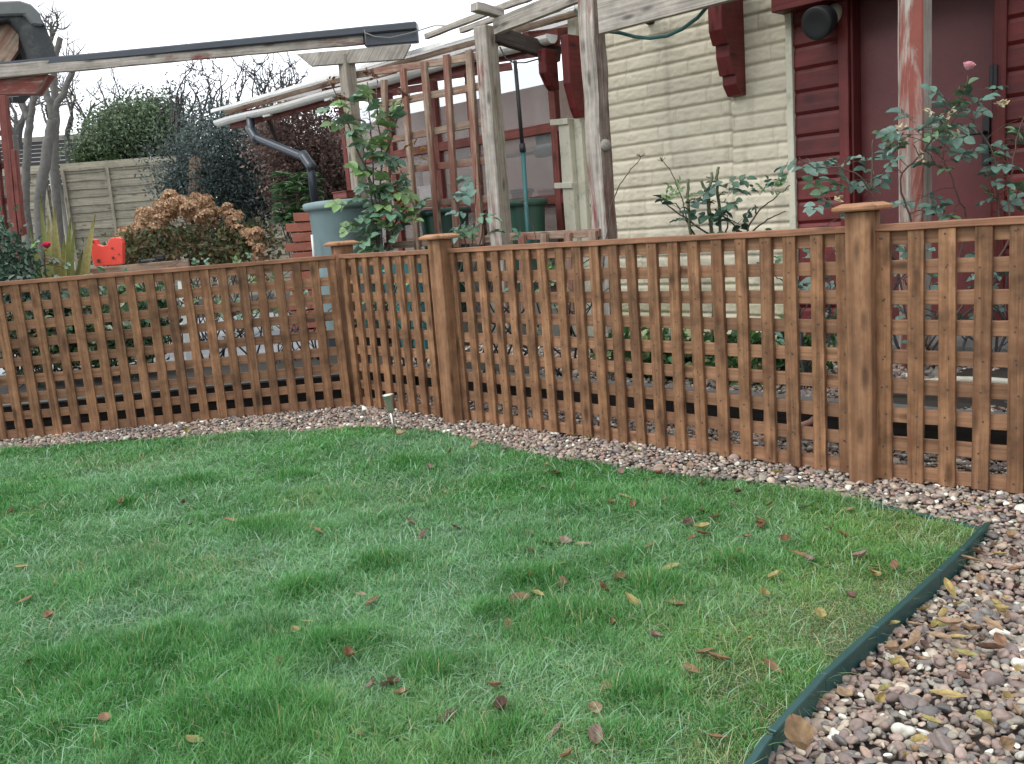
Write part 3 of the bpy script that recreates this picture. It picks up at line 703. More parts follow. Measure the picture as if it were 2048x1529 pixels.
# red squared timbers by the low trellis
# ---- left pergola: post, cross plank, long beam with black gutter
pl2 = thing('pergola', at(712, 500, 6.45), 'long grey pergola beam carrying a black gutter on a single post', 'pergola')
F0 = at(711, 300, 6.44)
MB().beam((F0.x, F0.y, .1), (F0.x - .0, F0.y, 2.10), .085, .085, up=NV, n=14, jit=.002).build('post', M['mossy'], pl2, bevel=.005)
tb = R(-5); DB = Vector((math.cos(tb), math.sin(tb), 0)); NB_ = Vector((math.sin(tb), -math.cos(tb), 0))
def onb(px, py, off=0.):                                     # point on the vertical plane of the long beam
    d = ray(px, py); n_ = NB_; o = F0 + NB_ * off; k = (n_.dot(o - C0)) / n_.dot(d); return C0 + d * k
pk = [onb(592, 108, .05), onb(622, 133, .05), onb(806, 119, .05), onb(822, 88, .05)]
MB().prism([pk[3], pk[2], pk[1], pk[0]], -NB_ * .035).build('cross_plank', M['grey'], pl2, bevel=.003)
za = onb(400, 118).z; L0 = onb(0, 158); R0 = onb(728, 82)
MB().beam(Vector((L0.x - .6, L0.y, 2.195)) - DB * .3, Vector((R0.x, R0.y, 2.195)), .04, .085, n=26, jit=.0025).build('long_beam', M['redgrey'] if False else M['greyred'], pl2, bevel=.003)
g = MB(); Rr = onb(836, 60, .0)
prof = [(.04, .0), (.045, .055), (.0, .06), (-.05, .055), (-.055, .0), (-.045, -.05), (.034, -.05), (.038, -.02)]
a = Vector((L0.x, L0.y, 2.232)) - DB * .6; b = Vector((Rr.x, Rr.y, 2.232))
g.beam(a, b, .105, .05, n=20, jit=.001); g.beam(Vector((R0.x + .005, R0.y, 2.182)), Vector((Rr.x, Rr.y, 2.178)), .05, .1, n=4, jit=.001)
g.build('gutter', M['blackgutter'], pl2, bevel=.008)
g = MB(); pts = [onb(730, 66, .07), onb(750, 74, .07), onb(780, 76, .07), onb(815, 68, .07), onb(836, 62, .07), atm(868, 52, 3.98), atm(905, 52, 3.98)]
g.tube(pts, .004, 6); pts = [onb(729, 60, .07), onb(731, 75, .07), onb(732, 90, .07)]; g.tube(pts, .003, 6)
tag(g.build('cable', M['cable'], smooth=True), 'thin grey cable hanging from the black gutter end', 'cable')

# ---- lean-to with misty plastic glazing
MG = 4.5
lt = thing('lean_to', W(-5.2, MG, ZT), 'red-framed lean-to with misty plastic glazing and a white gutter', 'lean-to')
def vposts(lst, wdt=.055):
    for (a, b) in lst:
        p, q = atm(*a, MG), atm(*b, MG); p.z = 1.93
        q = Vector((p.x, p.y, ZT)) if True else q
        MB().beam(q, p, wdt, .05, up=NV, n=8, jit=.0015).build('frame_post', M['reddark'], lt, bevel=.003)
vposts([((684, 240), 0), ((706, 240), 0), ((775, 240), 0), ((868, 240), 0), ((952, 240), 0), ((1112, 240), 0)] if False else [((x, 260), (x, 400)) for x in (690, 783, 874, 948, 1112)])
for px, py in ((850, 145), (850, 300), (850, 425)):
    z = atm(px, py, MG).z
    MB().beam(W(-6.1, MG, z), W(-3.88, MG, z), .045, .06, n=14, jit=.0015).build('frame_rail', M['reddark'], lt, bevel=.003)
zt_, zb_ = 1.88, .85
sp_ = [sm(atm(x, 260, MG))[0] for x in (690, 783, 874, 948, 1112)]
for i in range(4):
    MB().beam(W(sp_[i] + .03, MG + .012, (zt_ + zb_) / 2), W(sp_[i + 1] - .03, MG + .012, (zt_ + zb_) / 2), .004, zt_ - zb_).build('pane', M['pane'], lt)
MB().beam(W(-6.1, MG + .01, .5), W(-3.9, MG + .01, .5), .03, .66, n=10, jit=.002).build('lower_panel', M['greyred'], lt)
# roof: clear corrugated sheet on battens rising away from the gutter
xs_ = np.linspace(-7.75, -3.5, 240); ms_ = np.array([4.24, 4.8, 5.6, 6.4]); Sg, Mg = np.meshgrid(xs_, ms_); Sg = Sg.ravel(); Mg = Mg.ravel()
Zg = 2.085 + (Mg - 4.24) * .16 + .009 * np.sin(Sg * 83)
Pv = np.array(DV)[None] * Sg[:, None] + np.array(NV)[None] * Mg[:, None]; Pv[:, 2] = Zg; ii = np.arange(len(Pv)).reshape(4, 240)
bigmesh('roof_sheet', Pv, np.stack([ii[:-1, :-1], ii[:-1, 1:], ii[1:, 1:], ii[1:, :-1]], -1).reshape(-1, 4), None, M['rooflite'], lt)
for m_, z_, hh in ((4.30, 2.058, .028), (4.85, 2.13, .05)):
    MB().beam(W(-7.6, m_, z_), W(-3.5, m_, z_), .05, hh, n=24, jit=.003).build('roof_batten', M['trellis'], lt, bevel=.003)
MB().beam(W(-7.75, 4.235, 2.088), W(-3.5, 4.235, 2.088), .012, .026, n=24, jit=.002).build('roof_edge', M['white'], lt)
for s_ in (-7.3, -6.1, -5.0, -3.95):
    MB().beam(W(s_, 4.3, 2.0), W(s_, 6.4, 2.33), .045, .07, n=4, jit=.001).build('roof_rafter', M['reddark'], lt)
MB().beam(W(-7.62, 4.34, 1.965), W(-3.72, 4.34, 1.965), .022, .10, n=24, jit=.002).build('fascia', M['reddark'], lt, bevel=.002)
g = MB(); ga, gb = W(-7.72, 4.275, 2.0), W(-3.72, 4.275, 1.975)
cp = [(math.cos(t) * .052, -abs(math.sin(t)) * .05) for t in np.linspace(0, math.pi, 9)]; cp2 = [(x * .93, y * .93 + .001) for x, y in cp][::-1]
ring = cp + cp2; vs = []; n_ = 20
for i in range(n_ + 1):
    c_ = ga + (gb - ga) * (i / n_); c_.z += .006 * math.sin(i * .9)
    vs += [c_ + NV * x + UP * y for x, y in ring]
k = len(ring); fs = [(i * k + j, i * k + (j + 1) % k, (i + 1) * k + (j + 1) % k, (i + 1) * k + j) for i in range(n_) for j in range(k)]
g.add(vs, fs); g.add([ga + NV * x + UP * y for x, y in cp], [tuple(range(9))]); g.add([gb + NV * x + UP * y for x, y in cp], [tuple(range(9))])
g.build('gutter', M['white'], lt, smooth=False)
for s_ in (-6.9, -6.0, -5.1, -4.3):
    MB().beam(W(s_, 4.275, 1.93), W(s_, 4.275, 2.0), .112, .03, up=NV).build('gutter_clip', M['white'], lt, bevel=.003)
dp = [atm(500, 232, 4.275), atm(503, 262, 4.275), atm(512, 276, 4.275), atm(610, 316, 4.27), atm(621, 332, 4.27), atm(632, 425, 4.27)]
MB().tube(dp, .034, 16).build('downpipe', M['pipe'], lt, smooth=True)
for p, q in ((dp[1], dp[2]), (dp[3], dp[4])):
    MB().tube([p + (p - q) * .5, p, q, q + (q - p) * .5], .041, 16).build('pipe_elbow', M['pipe'], lt, smooth=True)
MB().beam(atm(538, 240, 4.36), atm(556, 285, 4.5), .03, .03, n=3, jit=.001).build('brace', M['darkwood'], lt)
# pale boxed column beside the cladding, with two collars
bc = thing('boxed_pipe', W(-3.67, MW - .06, ZT), 'pale green-white boxed pipe column with two collars beside the cladding', 'column')
MB().beam(W(-3.705, MW - .05, ZT), W(-3.705, MW - .05, 1.49), .085, .08, up=NV, n=12, jit=.0015).build('column', M['creamtrim'], bc, bevel=.004)
MB().beam(W(-3.635, MW - .02, ZT), W(-3.635, MW - .02, 2.1), .06, .05, up=NV, n=12, jit=.0015).build('column', M['creamtrim'], bc, bevel=.004)
for z_ in (1.475, 1.10): MB().beam(W(-3.80, MW - .055, z_ + .005), W(-3.66, MW - .055, z_ - .005), .10, .035, n=2, jit=.001).build('collar', M['creamtrim'], bc, bevel=.003)
# things inside the lean-to
g = MB()
for r_ in range(9):
    for k in range(4):
        s_ = -4.30 + k * .16 + (.08 if r_ % 2 else 0); mm = 5.25
        g.beam(W(s_, mm, .25 + r_ * .105), W(s_ + .148, mm, .25 + r_ * .105), .09, .095, n=2, jit=.001)
tag(g.build('brick_wall', M['pinkbrick']), 'low wall of pink bricks standing inside the misty lean-to', 'wall')
def carton(p, s, h, name, label, mat):
    t = thing(name, p, label, 'box'); z = p.z
    MB().beam(p + UP * h / 2 - DV * s / 2, p + UP * h / 2 + DV * s / 2, s * .8, h, n=3, jit=.001).build('box', mat, t, bevel=.004)
    MB().beam(p + UP * (h + .004) - DV * s * .52, p + UP * (h + .004) + DV * s * .52, s * .84, .012).build('lid', mat, t)
carton(W(-3.93, 4.78, 1.12), .22, .30, 'white_carton', 'white carton on the shelf behind the glazing near the red post', M['card'])
carton(W(-3.98, 4.74, .86), .13, .14, 'white_carton', 'smaller white carton low beside the dark green tub', M['card'])
carton(W(-5.35, 4.72, 1.0), .24, .22, 'pale_carton', 'pale carton behind the glazing left of the tall trellis', M['card'])
MB_ = MB(); MB_.beam(W(-5.9, 4.85, .96), W(-3.95, 4.85, .96), .3, .04); MB_.beam(W(-5.9, 4.95, 1.4), W(-3.95, 4.95, 1.4), .25, .035)
for s_ in (-5.85, -4.9, -4.0): MB_.beam(W(s_, 4.97, ZT), W(s_, 4.97, 1.45), .04, .04, up=NV)
tag(MB_.build('shelf_unit', M['trellis']), 'wooden shelves along the back inside the lean-to', 'shelves')
MB_ = MB(); MB_.beam(W(-9.4, 6.3, 1.09), W(-3.7, 6.3, 1.09), .1, 1.98); tag(MB_.build('back_wall', M['innerwall']), 'grey-brown rear wall seen dimly through the lean-to glazing', 'wall')
g = MB(); g.tube([W(-4.25, 4.66, 1.355), W(-4.0, 4.66, 1.36), W(-3.84, 4.66, 1.385)], [.04, .045, .035], 12)
tag(g.build('rolled_sheet', M['hose'], smooth=True), 'green rolled sheet hanging behind the glazing by the red corner post', 'rolled sheet')
for i_, (s_, z_, r_, mt_, lb_) in enumerate(((-4.35, .985, .075, 'brick', 'terracotta pot on the lean-to shelf nearest the red corner post'), (-4.6, .985, .085, 'black', 'black pot on the lower shelf inside the lean-to'), (-4.95, .985, .07, 'white', 'white pot on the lower shelf inside the lean-to'), (-4.45, 1.42, .07, 'teal', 'turquoise pot on the upper shelf inside the lean-to'), (-5.3, 1.42, .08, 'card', 'pale tub on the upper shelf inside the lean-to'))):
    t_ = thing('plant_pot', W(s_, 4.85 if z_ < 1.2 else 4.95, z_), lb_, 'pot'); c_ = t_.location
    MB().lathe([(0, 0), (r_ * .72, 0), (r_ * .95, r_ * 1.7), (r_ * .85, r_ * 1.7), (0, r_ * 1.5)], c_, 18).build('pot', M[mt_], t_, smooth=True)
    MB().lathe([(r_ * .9, r_ * 1.45), (r_ * 1.06, r_ * 1.45), (r_ * 1.06, r_ * 1.75), (r_ * .9, r_ * 1.75)], c_, 18).build('rim', M[mt_], t_, smooth=True)
# ---- prop pole
pp_ = thing('prop_pole', atm(1066, 625, 4.02), 'telescopic pole, black above and turquoise below, leaning by the lean-to', 'pole')
MB().tube([atm(1030, 122, 4.02), atm(1045, 295, 4.02)], .0115, 10).build('pole_top', M['black'], pp_, smooth=True)
MB().tube([atm(1044, 288, 4.02), atm(1046, 305, 4.02)], .019, 10).build('pole_clamp', M['black'], pp_, smooth=True)
MB().tube([atm(1046, 305, 4.02), atm(1066, 640, 4.02)], .0135, 10).build('pole_base', M['teal'], pp_, smooth=True)
g = MB(); g.tube([atm(*p, 3.96) for p in ((1150, 20), (1168, 33), (1200, 62), (1240, 66), (1270, 74), (1300, 77), (1335, 72), (1365, 58), (1395, 36), (1416, 12), (1425, -15))], .0095, 10)
tag(g.build('hose', M['hose'], smooth=True), 'green garden hose looped under the grey pergola beam', 'hose')
g = MB(); g.tube([atm(*p, 4.2) for p in ((1000, 95), (1012, 118), (1028, 126), (1050, 126), (1078, 118))], .005, 6); tag(g.build('cable', M['black'], smooth=True), 'black cable drooping from the white gutter end', 'cable')

# ---- water butt and tubs
wb = thing('water_butt', at(690, 520, 6.25), 'grey-green round water butt with overhanging rim under the downpipe', 'water butt')
wc = at(690, 420, 6.25); wc.z = 0; zr = at(680, 402, 6.0).z
MB().lathe([(.0, ZT + .10), (.205, ZT + .10), (.208, ZT + .12), (.226, .62), (.229, .70), (.222, .71), (.224, .73), (.240, zr - .06), (.243, zr - .055), (.25, zr - .04), (.25, zr - .015)], wc, 48).build('body', M['butt'], wb, smooth=True)
MB().lathe([(.243, zr - .05), (.268, zr - .045), (.274, zr - .03), (.276, zr - .005), (.262, zr + .004), (.2, zr + .012), (0, zr + .016)], wc, 48).build('lid', M['butt'], wb, smooth=True)
MB().lathe([(.0, ZT), (.24, ZT), (.24, ZT + .1), (.0, ZT + .1)], wc, 24).build('stand', M['black'], wb)
g = MB(); p = at(622, 478, 6.0); g.tube([at(624, 470, 6.05), at(627, 500, 6.05), at(630, 540, 6.05)], .009, 8); g.build('overflow_tube', M['white'], wb, smooth=True)
tubp = W(-4.0, 4.22, 0)
def tub(c, zt, zb, r, name, label, mat):
    t = thing(name, Vector((c.x, c.y, zb)), label, 'tub')
    MB().lathe([(0, zb), (r * .74, zb), (r * .78, zb + .03), (r * .95, zt - .06), (r * .96, zt)], c, 36).build('body', mat, t, smooth=True)
    MB().lathe([(r * .93, zt - .04), (r * 1.05, zt - .04), (r * 1.08, zt - .02), (r * 1.06, zt), (r * .93, zt + .004), (r * .9, zt - .03)], c, 36).build('rim', mat, t, smooth=True)
    return t
tub(W(-4.02, 4.2, 0), 1.035, .45, .17, 'green_tub', 'dark green tub with a rolled rim between the grey post and turquoise pole', M['tub'])
MB_ = MB(); cst = W(-4.02, 4.2, 0); MB_.box(cst + UP * (ZT + .14), .34, .34, .275, ax=DV); tag(MB_.build('block_stand', M['concrete']), 'concrete block stand under the dark green tub', 'stand')
tub(W(-4.70, 4.18, 0), 1.03, .3, .17, 'green_tub', 'dark green tub behind the tall trellis', M['tub'])
MB_ = MB(); cst = W(-4.70, 4.18, 0); MB_.box(cst + UP * (ZT + .065), .34, .34, .13, ax=DV); tag(MB_.build('block_stand', M['concrete']), 'concrete block stand behind the tall trellis', 'stand')
tt = thing('turquoise_trough', W(-4.6, 3.66, ZT), 'turquoise plastic trough behind the short trellis panel', 'trough')
g = MB(); c0, c1 = [W(sm(atm(q, 560, 3.66))[0], 3.66, ZT + .002) for q in (803, 866)]
def frust(c0, c1, w0, w1, z0, z1, grow):
    d = (c1 - c0).normalized(); vs = []
    for z, w, e in ((z0, w0, 0), (z1, w1, grow)):
        a, b = c0 - d * e, c1 + d * e
        vs += [a - NV * w + UP * (z - a.z), b - NV * w + UP * (z - b.z), b + NV * w + UP * (z - b.z), a + NV * w + UP * (z - a.z)]
    return vs, [(3, 2, 1, 0), (0, 1, 5, 4), (1, 2, 6, 5), (2, 3, 7, 6), (3, 0, 4, 7)]
g.add(*frust(c0, c1, .10, .14, ZT + .002, .74, .04)); g.build('body', M['teal'], tt, bevel=.01)
g = MB()
for sgn in (-1, 1): g.beam(c0 - DV * .06 + NV * .145 * sgn + UP * (.745 - ZT), c1 + DV * .06 + NV * .145 * sgn + UP * (.745 - ZT), .025, .03, n=6, jit=.001)
for e in (c0 - DV * .045, c1 + DV * .045): g.beam(e - NV * .132 + UP * (.745 - ZT), e + NV * .132 + UP * (.745 - ZT), .025, .03)
g.build('rim', M['teal'], tt, bevel=.004)
# watering can (turquoise) on the paving left of the corner
wcn = thing('watering_can', at(618, 668, 6.0), 'turquoise watering can on the ground left of the corner post', 'watering can')
wp = gnd(622, 672, ZT)
wcn.location = wp
MB().lathe([(0, .0), (.085, .0), (.09, .01), (.082, .14), (.07, .15), (.0, .152)], wp, 20).build('body', M['teal'], wcn, smooth=True)
MB().tube([wp + Vector((.07, 0, .03)), wp + Vector((.15, .02, .10)), wp + Vector((.20, .03, .17))], [.022, .014, .012], 10).build('spout', M['teal'], wcn, smooth=True)
MB().tube([wp + Vector((-.075, 0, .05)), wp + Vector((-.13, 0, .12)), wp + Vector((-.08, 0, .20)), wp + Vector((.02, 0, .20)), wp + Vector((.05, 0, .15))], .01, 8).build('handle', M['teal'], wcn, smooth=True)
# brick pier with jutting orange courses
bp_ = thing('brick_pier', at(600, 520, 7.0), 'stepped pier of orange bricks left of the water butt', 'brick pier')
bpx = at(612, 520, 6.95); bpx.z = ZT; bp_.location = bpx
for r_ in range(13):
    g = MB(); w_ = .30 if r_ % 2 else .20; z_ = ZT + .035 + r_ * .072; xo = (-.012 * r_ + .08)
    g.beam(bpx + Vector((-w_ / 2 - xo, .02 * (r_ % 2), z_ - ZT)), bpx + Vector((.16, 0, z_ - ZT)), .2, .062, n=2, jit=.003)
    g.build('brick_course', M['brick'], bp_, bevel=.003)
# pipes on the bed
g = MB(); g.tube([atm(*p, 3.3) for p in ((1560, 800), (1600, 828), (1650, 812), (1690, 792), (1760, 778), (1840, 767), (1915, 761), (1980, 763), (2060, 770))], .0145, 10)
tag(g.build('white_hose', M['creamtrim'], smooth=True), 'pale flexible pipe lying on the pebbles behind the right trellis', 'pipe')
g = MB(); pts = [(1196, 640, 3.4), (1190, 700, 3.38), (1200, 760, 3.34), (1228, 805, 3.26), (1262, 840, 3.0), (1310, 875, 2.93), (1420, 892, 2.93), (1520, 880, 2.95), (1620, 845, 3.02), (1652, 815, 3.12)]
g.tube([atm(*p) for p in pts], .011, 10); tag(g.build('pink_hose', M['pinkhose'], smooth=True), 'faded pink hose snaking down behind the long trellis panel', 'hose')

# ---- left: summerhouse corner with dark roof, red posts and wire mesh
sh = thing('summerhouse', at(20, 480, 6.3), 'red timber summerhouse corner with dark felt roof and wire mesh side', 'summerhouse')
def pz(lst, off): return [onb(x, y, off) for x, y in lst]
o_ = pz([(118, 128), (92, 52), (74, 22), (38, 6), (-70, 10), (-70, 60), (20, 40), (40, 62), (70, 128)], -.03)
MB().prism(o_[::-1], Vector((-1.0, 1.5, 0))).build('roof', M['felt'], sh, bevel=.01)
MB().prism(pz([(-70, 4), (40, 1), (62, 8), (80, 26), (88, 52), (66, 50), (50, 30), (-70, 34)][::-1], .0), Vector((-.2, .3, 0))).build('ridge_cap', M['felt2'], sh, bevel=.012)
MB().prism(pz([(-70, 132), (-70, 40), (16, 46), (38, 70), (36, 100), (16, 130)][::-1], -.12), -NB_ * .03).build('gable_boards', M['trellis'], sh)
MB().prism(pz([(70, 128), (40, 62), (20, 44), (-70, 44), (-70, 132)], -.3), -NB_ * .03).build('gable_shadow', M['darkwood'], sh)  # dark sheet standing in for the shadow between roof and gable boards
e_ = pz([(-60, 150), (96, 149), (70, 188), (-60, 190)], .0)
MB().prism(e_[::-1], -NB_ * .10).build('eaves_beam', M['redgrey'], sh, bevel=.003)
ly = 6.35
for (a, b, w_) in (((6, 192), (36, 520), .05), ((-22, 192), (12, 520), .05), ((28, 300), (46, 470), .03)):
    MB().beam(at(*a, ly), at(*b, ly), w_, .05, up=(0, 1, 0), n=8, jit=.002).build('frame_post', M['reddark'], sh, bevel=.003)
for yy in (205, 265, 330, 400, 450):
    MB().beam(at(-60, yy + 8, ly + .03), at(8 + (yy - 192) * .095 + 8, yy, ly + .03), .03, .035, n=4, jit=.002).build('frame_rail', M['reddark'], sh, bevel=.002)
g = MB()
for i in range(22): g.tube([at(-60, 200 + i * 14.5, ly + .06), at(38, 193 + i * 14.5, ly + .06)], .0016, 4, cap=False)
for i in range(8): g.tube([at(-60 + i * 12, 195, ly + .06), at(-40 + i * 12, 520, ly + .06)], .0016, 4, cap=False)
g.build('wire_mesh', M['wire'], sh)

# ---- bench rail, white post, red plastic piece behind the left trellis
bn = thing('garden_bench', at(260, 545, 6.25), 'brown slatted garden bench with pale seat edges behind the left trellis', 'bench'); bn.location.z = ZT
z_ = at(260, 540, 6.25).z
MB().beam(at(150, 548, 6.3), at(378, 527, 6.3), .03, .055, n=10, jit=.001).build('backrest', M['trellis'], bn, bevel=.003)
MB().beam(at(155, 562, 6.15), at(376, 540, 6.15), .05, .012, n=10, jit=.001).build('seat_edge', M['white'], bn)
MB().beam(at(150, 556, 6.22), at(378, 536, 6.22), .2, .018, n=10, jit=.001).build('seat', M['trellis'], bn)
for px in (170, 368):
    p = at(px, 552, 6.25); MB().beam((p.x, p.y, ZT), (p.x, p.y, p.z), .05, .05, up=(0, 1, 0), n=4, jit=.001).build('leg', M['trellis'], bn, bevel=.003)
wpo = thing('white_post', at(385, 750, 6.0), 'white square post standing behind the left trellis', 'post')
pa, pb = at(366, 560, 6.05), at(384, 735, 6.05); wpo.location = pb
MB().beam(Vector((pb.x, pb.y, ZT)), pa, .055, .055, up=(0, 1, 0), n=6, jit=.001).build('shaft', M['white'], wpo, bevel=.003)
MB().beam(pa - UP * .001, pa + UP * .012, .07, .07, up=(0, 1, 0)).build('cap', M['white'], wpo, bevel=.003)
rp = thing('plastic_sheet', at(212, 530, 6.34), 'bright red plastic sheet with a notched top resting on the bench', 'plastic sheet')
ro = [(177, 484), (181, 478), (191, 479), (195, 490), (205, 493), (214, 490), (219, 478), (230, 475), (241, 477), (245, 486), (245, 528), (236, 530), (190, 533), (186, 526)]
MB().prism([at(x, y, 6.34) for x, y in ro][::-1], (0, .05, 0)).build('sheet', M['redplastic'], rp, bevel=.004)
g = MB()
for (x, y, r_) in ((186, 484, .008), (224, 497, .007), (226, 516, .010), (197, 522, .014), (238, 509, .006)):
    g.lathe([(0, .003), (r_ * .8, .003), (r_, 0)], at(x, y, 6.335), 10, axis=(0, -1, 0))
g.build('mark', M['brownstem'], rp)
tr_ = thing('hand_tool', at(300, 522, 6.22), 'small dark tool lying on the brown bench', 'tool')
MB().beam(at(282, 523, 6.22), at(312, 520, 6.22), .02, .014, n=3, jit=.001).build('handle', M['pipe'], tr_, bevel=.003)
MB().box(at(322, 515, 6.22), .05, .04, .035).build('head', M['black'], tr_, bevel=.006)
pt = thing('brown_planter', at(698, 395, 6.35), 'small brown planter box on top of the water butt', 'planter')
pc_ = at(694, 392, 6.2); pc_.z = zr + .017; pt.location = pc_
MB().box(pc_ + UP * .022, .15, .12, .044, ax=DV).build('box', M['reddark'], pt, bevel=.004)
MB().box(pc_ + UP * .047, .16, .13, .008, ax=DV).build('rim', M['reddark'], pt)
# ---- far fence, neighbour's house
lf = thing('panel_fence', at(110, 480, 12.5), 'grey overlapped panel fence with concrete post far behind the hydrangea', 'fence'); lf.location.z = ZT
fa = at(108, 345, 12.5); fdir = Vector((1, .02, 0)).normalized()
def larch(s0, s1, zt):
    g = MB(); z = ZT + .05; o = Vector((fa.x, fa.y, 0))
    while z < zt - .03:
        n = 26; vs = []; fs = []; us = []; uo = random.random() * 40; ph = random.random() * 9
        for i in range(n + 1):
            s_ = s0 + (s1 - s0) * i / n; w = .006 * math.sin(s_ * 3 + ph) + .003 * math.sin(s_ * 13 + ph)
            p = o + fdir * s_
            vs += [p + Vector((0, -.014, z + w)), p + Vector((0, .0, z + .135))]
        for i in range(n):
            fs.append((2 * i, 2 * i + 2, 2 * i + 3, 2 * i + 1)); l = (s1 - s0) / n
            us.append([(uo + i * l, 0), (uo + i * l + l, 0), (uo + i * l + l, .13), (uo + i * l, .13)])
        g.add(vs, fs, us); z += .105
    p = g.build('lap_boards', M['larch'], lf)
    g = MB()
    for k in range(4):
        s_ = s0 + (s1 - s0) * (.02 + .96 * k / 3); g.beam(o + fdir * s_ + Vector((0, -.035, ZT)), o + fdir * s_ + Vector((0, -.035, zt)), .038, .02, up=(0, 1, 0), n=4, jit=.002)
    g.build('batten', M['larch'], lf); g = MB(); g.beam(o + fdir * s0 + UP * zt, o + fdir * s1 + UP * zt, .06, .035, n=8, jit=.004); g.build('cap_rail', M['larch'], lf)
larch(.09, 1.92, 2.05); larch(2.1, 3.93, 1.98); larch(-1.92, -.09, 2.05)
for s_ in (0, 2.01): 
    p = Vector((fa.x, fa.y, 0)) + fdir * s_; MB().beam(p + UP * .0, p + UP * 2.09, .11, .11, up=(0, 1, 0), n=6, jit=.002).build('concrete_post', M['concrete'], lf, bevel=.008)
    g = MB()
    for k in range(4): g.box(p + Vector((.0, -.056, 2.02 - k * .085)), .055, .012, .028)
    g.build('slot', M['black'], lf)
nh = thing('neighbour_house', (-11, 21, ZT), 'distant house with a low grey tiled roof behind the bare trees', 'house')
g = MB(); ra, rb = Vector((-15, 22.6, 3.75)), Vector((-7.6, 22.6, 3.68)); ea, eb = Vector((-15, 19.6, 2.52)), Vector((-7.6, 19.6, 2.45))
for i in range(10):
    t0, t1 = i / 10, (i + 1) / 10
    a, b, c, d = ea.lerp(ra, t0), eb.lerp(rb, t0), eb.lerp(rb, t1), ea.lerp(ra, t1)
    dn = Vector((0, -.0, .075)); g.add([a + dn, b + dn, c, d], [(0, 1, 2, 3)], [[(0, 0)] * 4]); g.add([a - UP * .02, b - UP * .02, b + dn, a + dn], [(0, 1, 2, 3)], None, 1)
g.beam(ra + UP * .02, rb + UP * .02, .22, .12, n=20, jit=.006)
g.build('roof', [M['tile'], M['black']], nh); MB().beam((-14.8, 22.3, 1.3), (-7.8, 22.3, 1.3), 5, 2.3).build('wall', M['creamtrim'], nh)
MB().beam((-15, 19.6, 2.42), (-7.6, 19.6, 2.36), .12, .1).build('gutter', M['black'], nh)

# ================================================================== PLANTS
def unit(v): return v / np.maximum(np.linalg.norm(v, axis=1, keepdims=True), 1e-9)
def rdir(n): return unit(rng.normal(size=(n, 3)))
class LF:
    """a pile of leaves; each one a small folded, drooping oval (or a lance)"""
    def __init__(s): s.P = []; s.D = []; s.N = []; s.L = []; s.Wd = []; s.C = []
    def add(s, P, D, N, L, Wd, C):
        P = np.atleast_2d(np.array(P, float)); n = len(P); e = lambda a: np.broadcast_to(np.array(a, float), (n, 3)) if np.ndim(a) < 2 else np.array(a, float)
        s.P.append(P); s.D.append(e(D)); s.N.append(e(N)); s.L.append(np.broadcast_to(L, (n,))); s.Wd.append(np.broadcast_to(Wd, (n,))); s.C.append(e(C))
    def build(s, name, mat, parent, fold=.18, droop=.18, small=False):
        P = np.concatenate(s.P); D = unit(np.concatenate(s.D)); N = np.concatenate(s.N); N = unit(N - D * (N * D).sum(1, keepdims=True)); B = np.cross(D, N)
        L = np.concatenate(s.L)[:, None]; Wd = np.concatenate(s.Wd)[:, None]; C = np.concatenate(s.C); n = len(P)
        if small:
            pts = [(0, 0, 0), (.5, .5, .06), (1, 0, -.15), (.5, -.5, .06)]; tri = [(0, 1, 2), (0, 2, 3)]
        else:
            st_ = ((.1, .24), (.28, .45), (.5, .5), (.7, .42), (.87, .24)); m_ = len(st_)
            pts = [(0, 0, 0), (1, 0, -droop)] + [(a, 0, -droop * a * a) for a, b in st_] + [(a, b, fold * b * 2 - droop * a * a) for a, b in st_] + [(a, -b, fold * b * 2 - droop * a * a) for a, b in st_]
            c_, l_, r_ = 2, 2 + m_, 2 + 2 * m_; tri = [(0, c_, l_), (0, r_, c_), (c_ + m_ - 1, 1, l_ + m_ - 1), (c_ + m_ - 1, r_ + m_ - 1, 1)]
            for i in range(m_ - 1): tri += [(c_ + i, c_ + i + 1, l_ + i + 1), (c_ + i, l_ + i + 1, l_ + i), (c_ + i, r_ + i + 1, c_ + i + 1), (c_ + i, r_ + i, r_ + i + 1)]
        V = np.stack([P + D * L * a + B * Wd * b + N * L * c for a, b, c in pts], 1)
        k = len(pts); F = np.concatenate([np.arange(n)[:, None] * k + np.array(t)[None] for t in tri])
        return bigmesh(name, V.reshape(-1, 3), F, np.repeat(C, k, 0), mat, parent, smooth=not small)
def cols(n, pal, v=.2): 
    pal = np.array(pal); return pal[rng.integers(0, len(pal), n)] * rng.uniform(1 - v, 1 + v, (n, 1))
def curve(pts, n=5):
    pts = [Vector(p) for p in pts]; out = []
    for i in range(len(pts) - 1):
        p0, p1, p2, p3 = pts[max(i - 1, 0)], pts[i], pts[i + 1], pts[min(i + 2, len(pts) - 1)]
        for k in range(n):
            t = k / n; out.append(.5 * ((2 * p1) + (p2 - p0) * t + (2 * p0 - 5 * p1 + 4 * p2 - p3) * t * t + (3 * p1 - p0 - 3 * p2 + p3) * t ** 3))
    return out + [pts[-1]]
def cane(g, pts, ra, rb, n=6, wob=.004):
    c = curve(pts); m = len(c); c = [p + Vector((random.uniform(-wob, wob), random.uniform(-wob, wob), random.uniform(-wob, wob))) for p in c]
    g.tube(c, [ra + (rb - ra) * i / (m - 1) for i in range(m)], n); return c
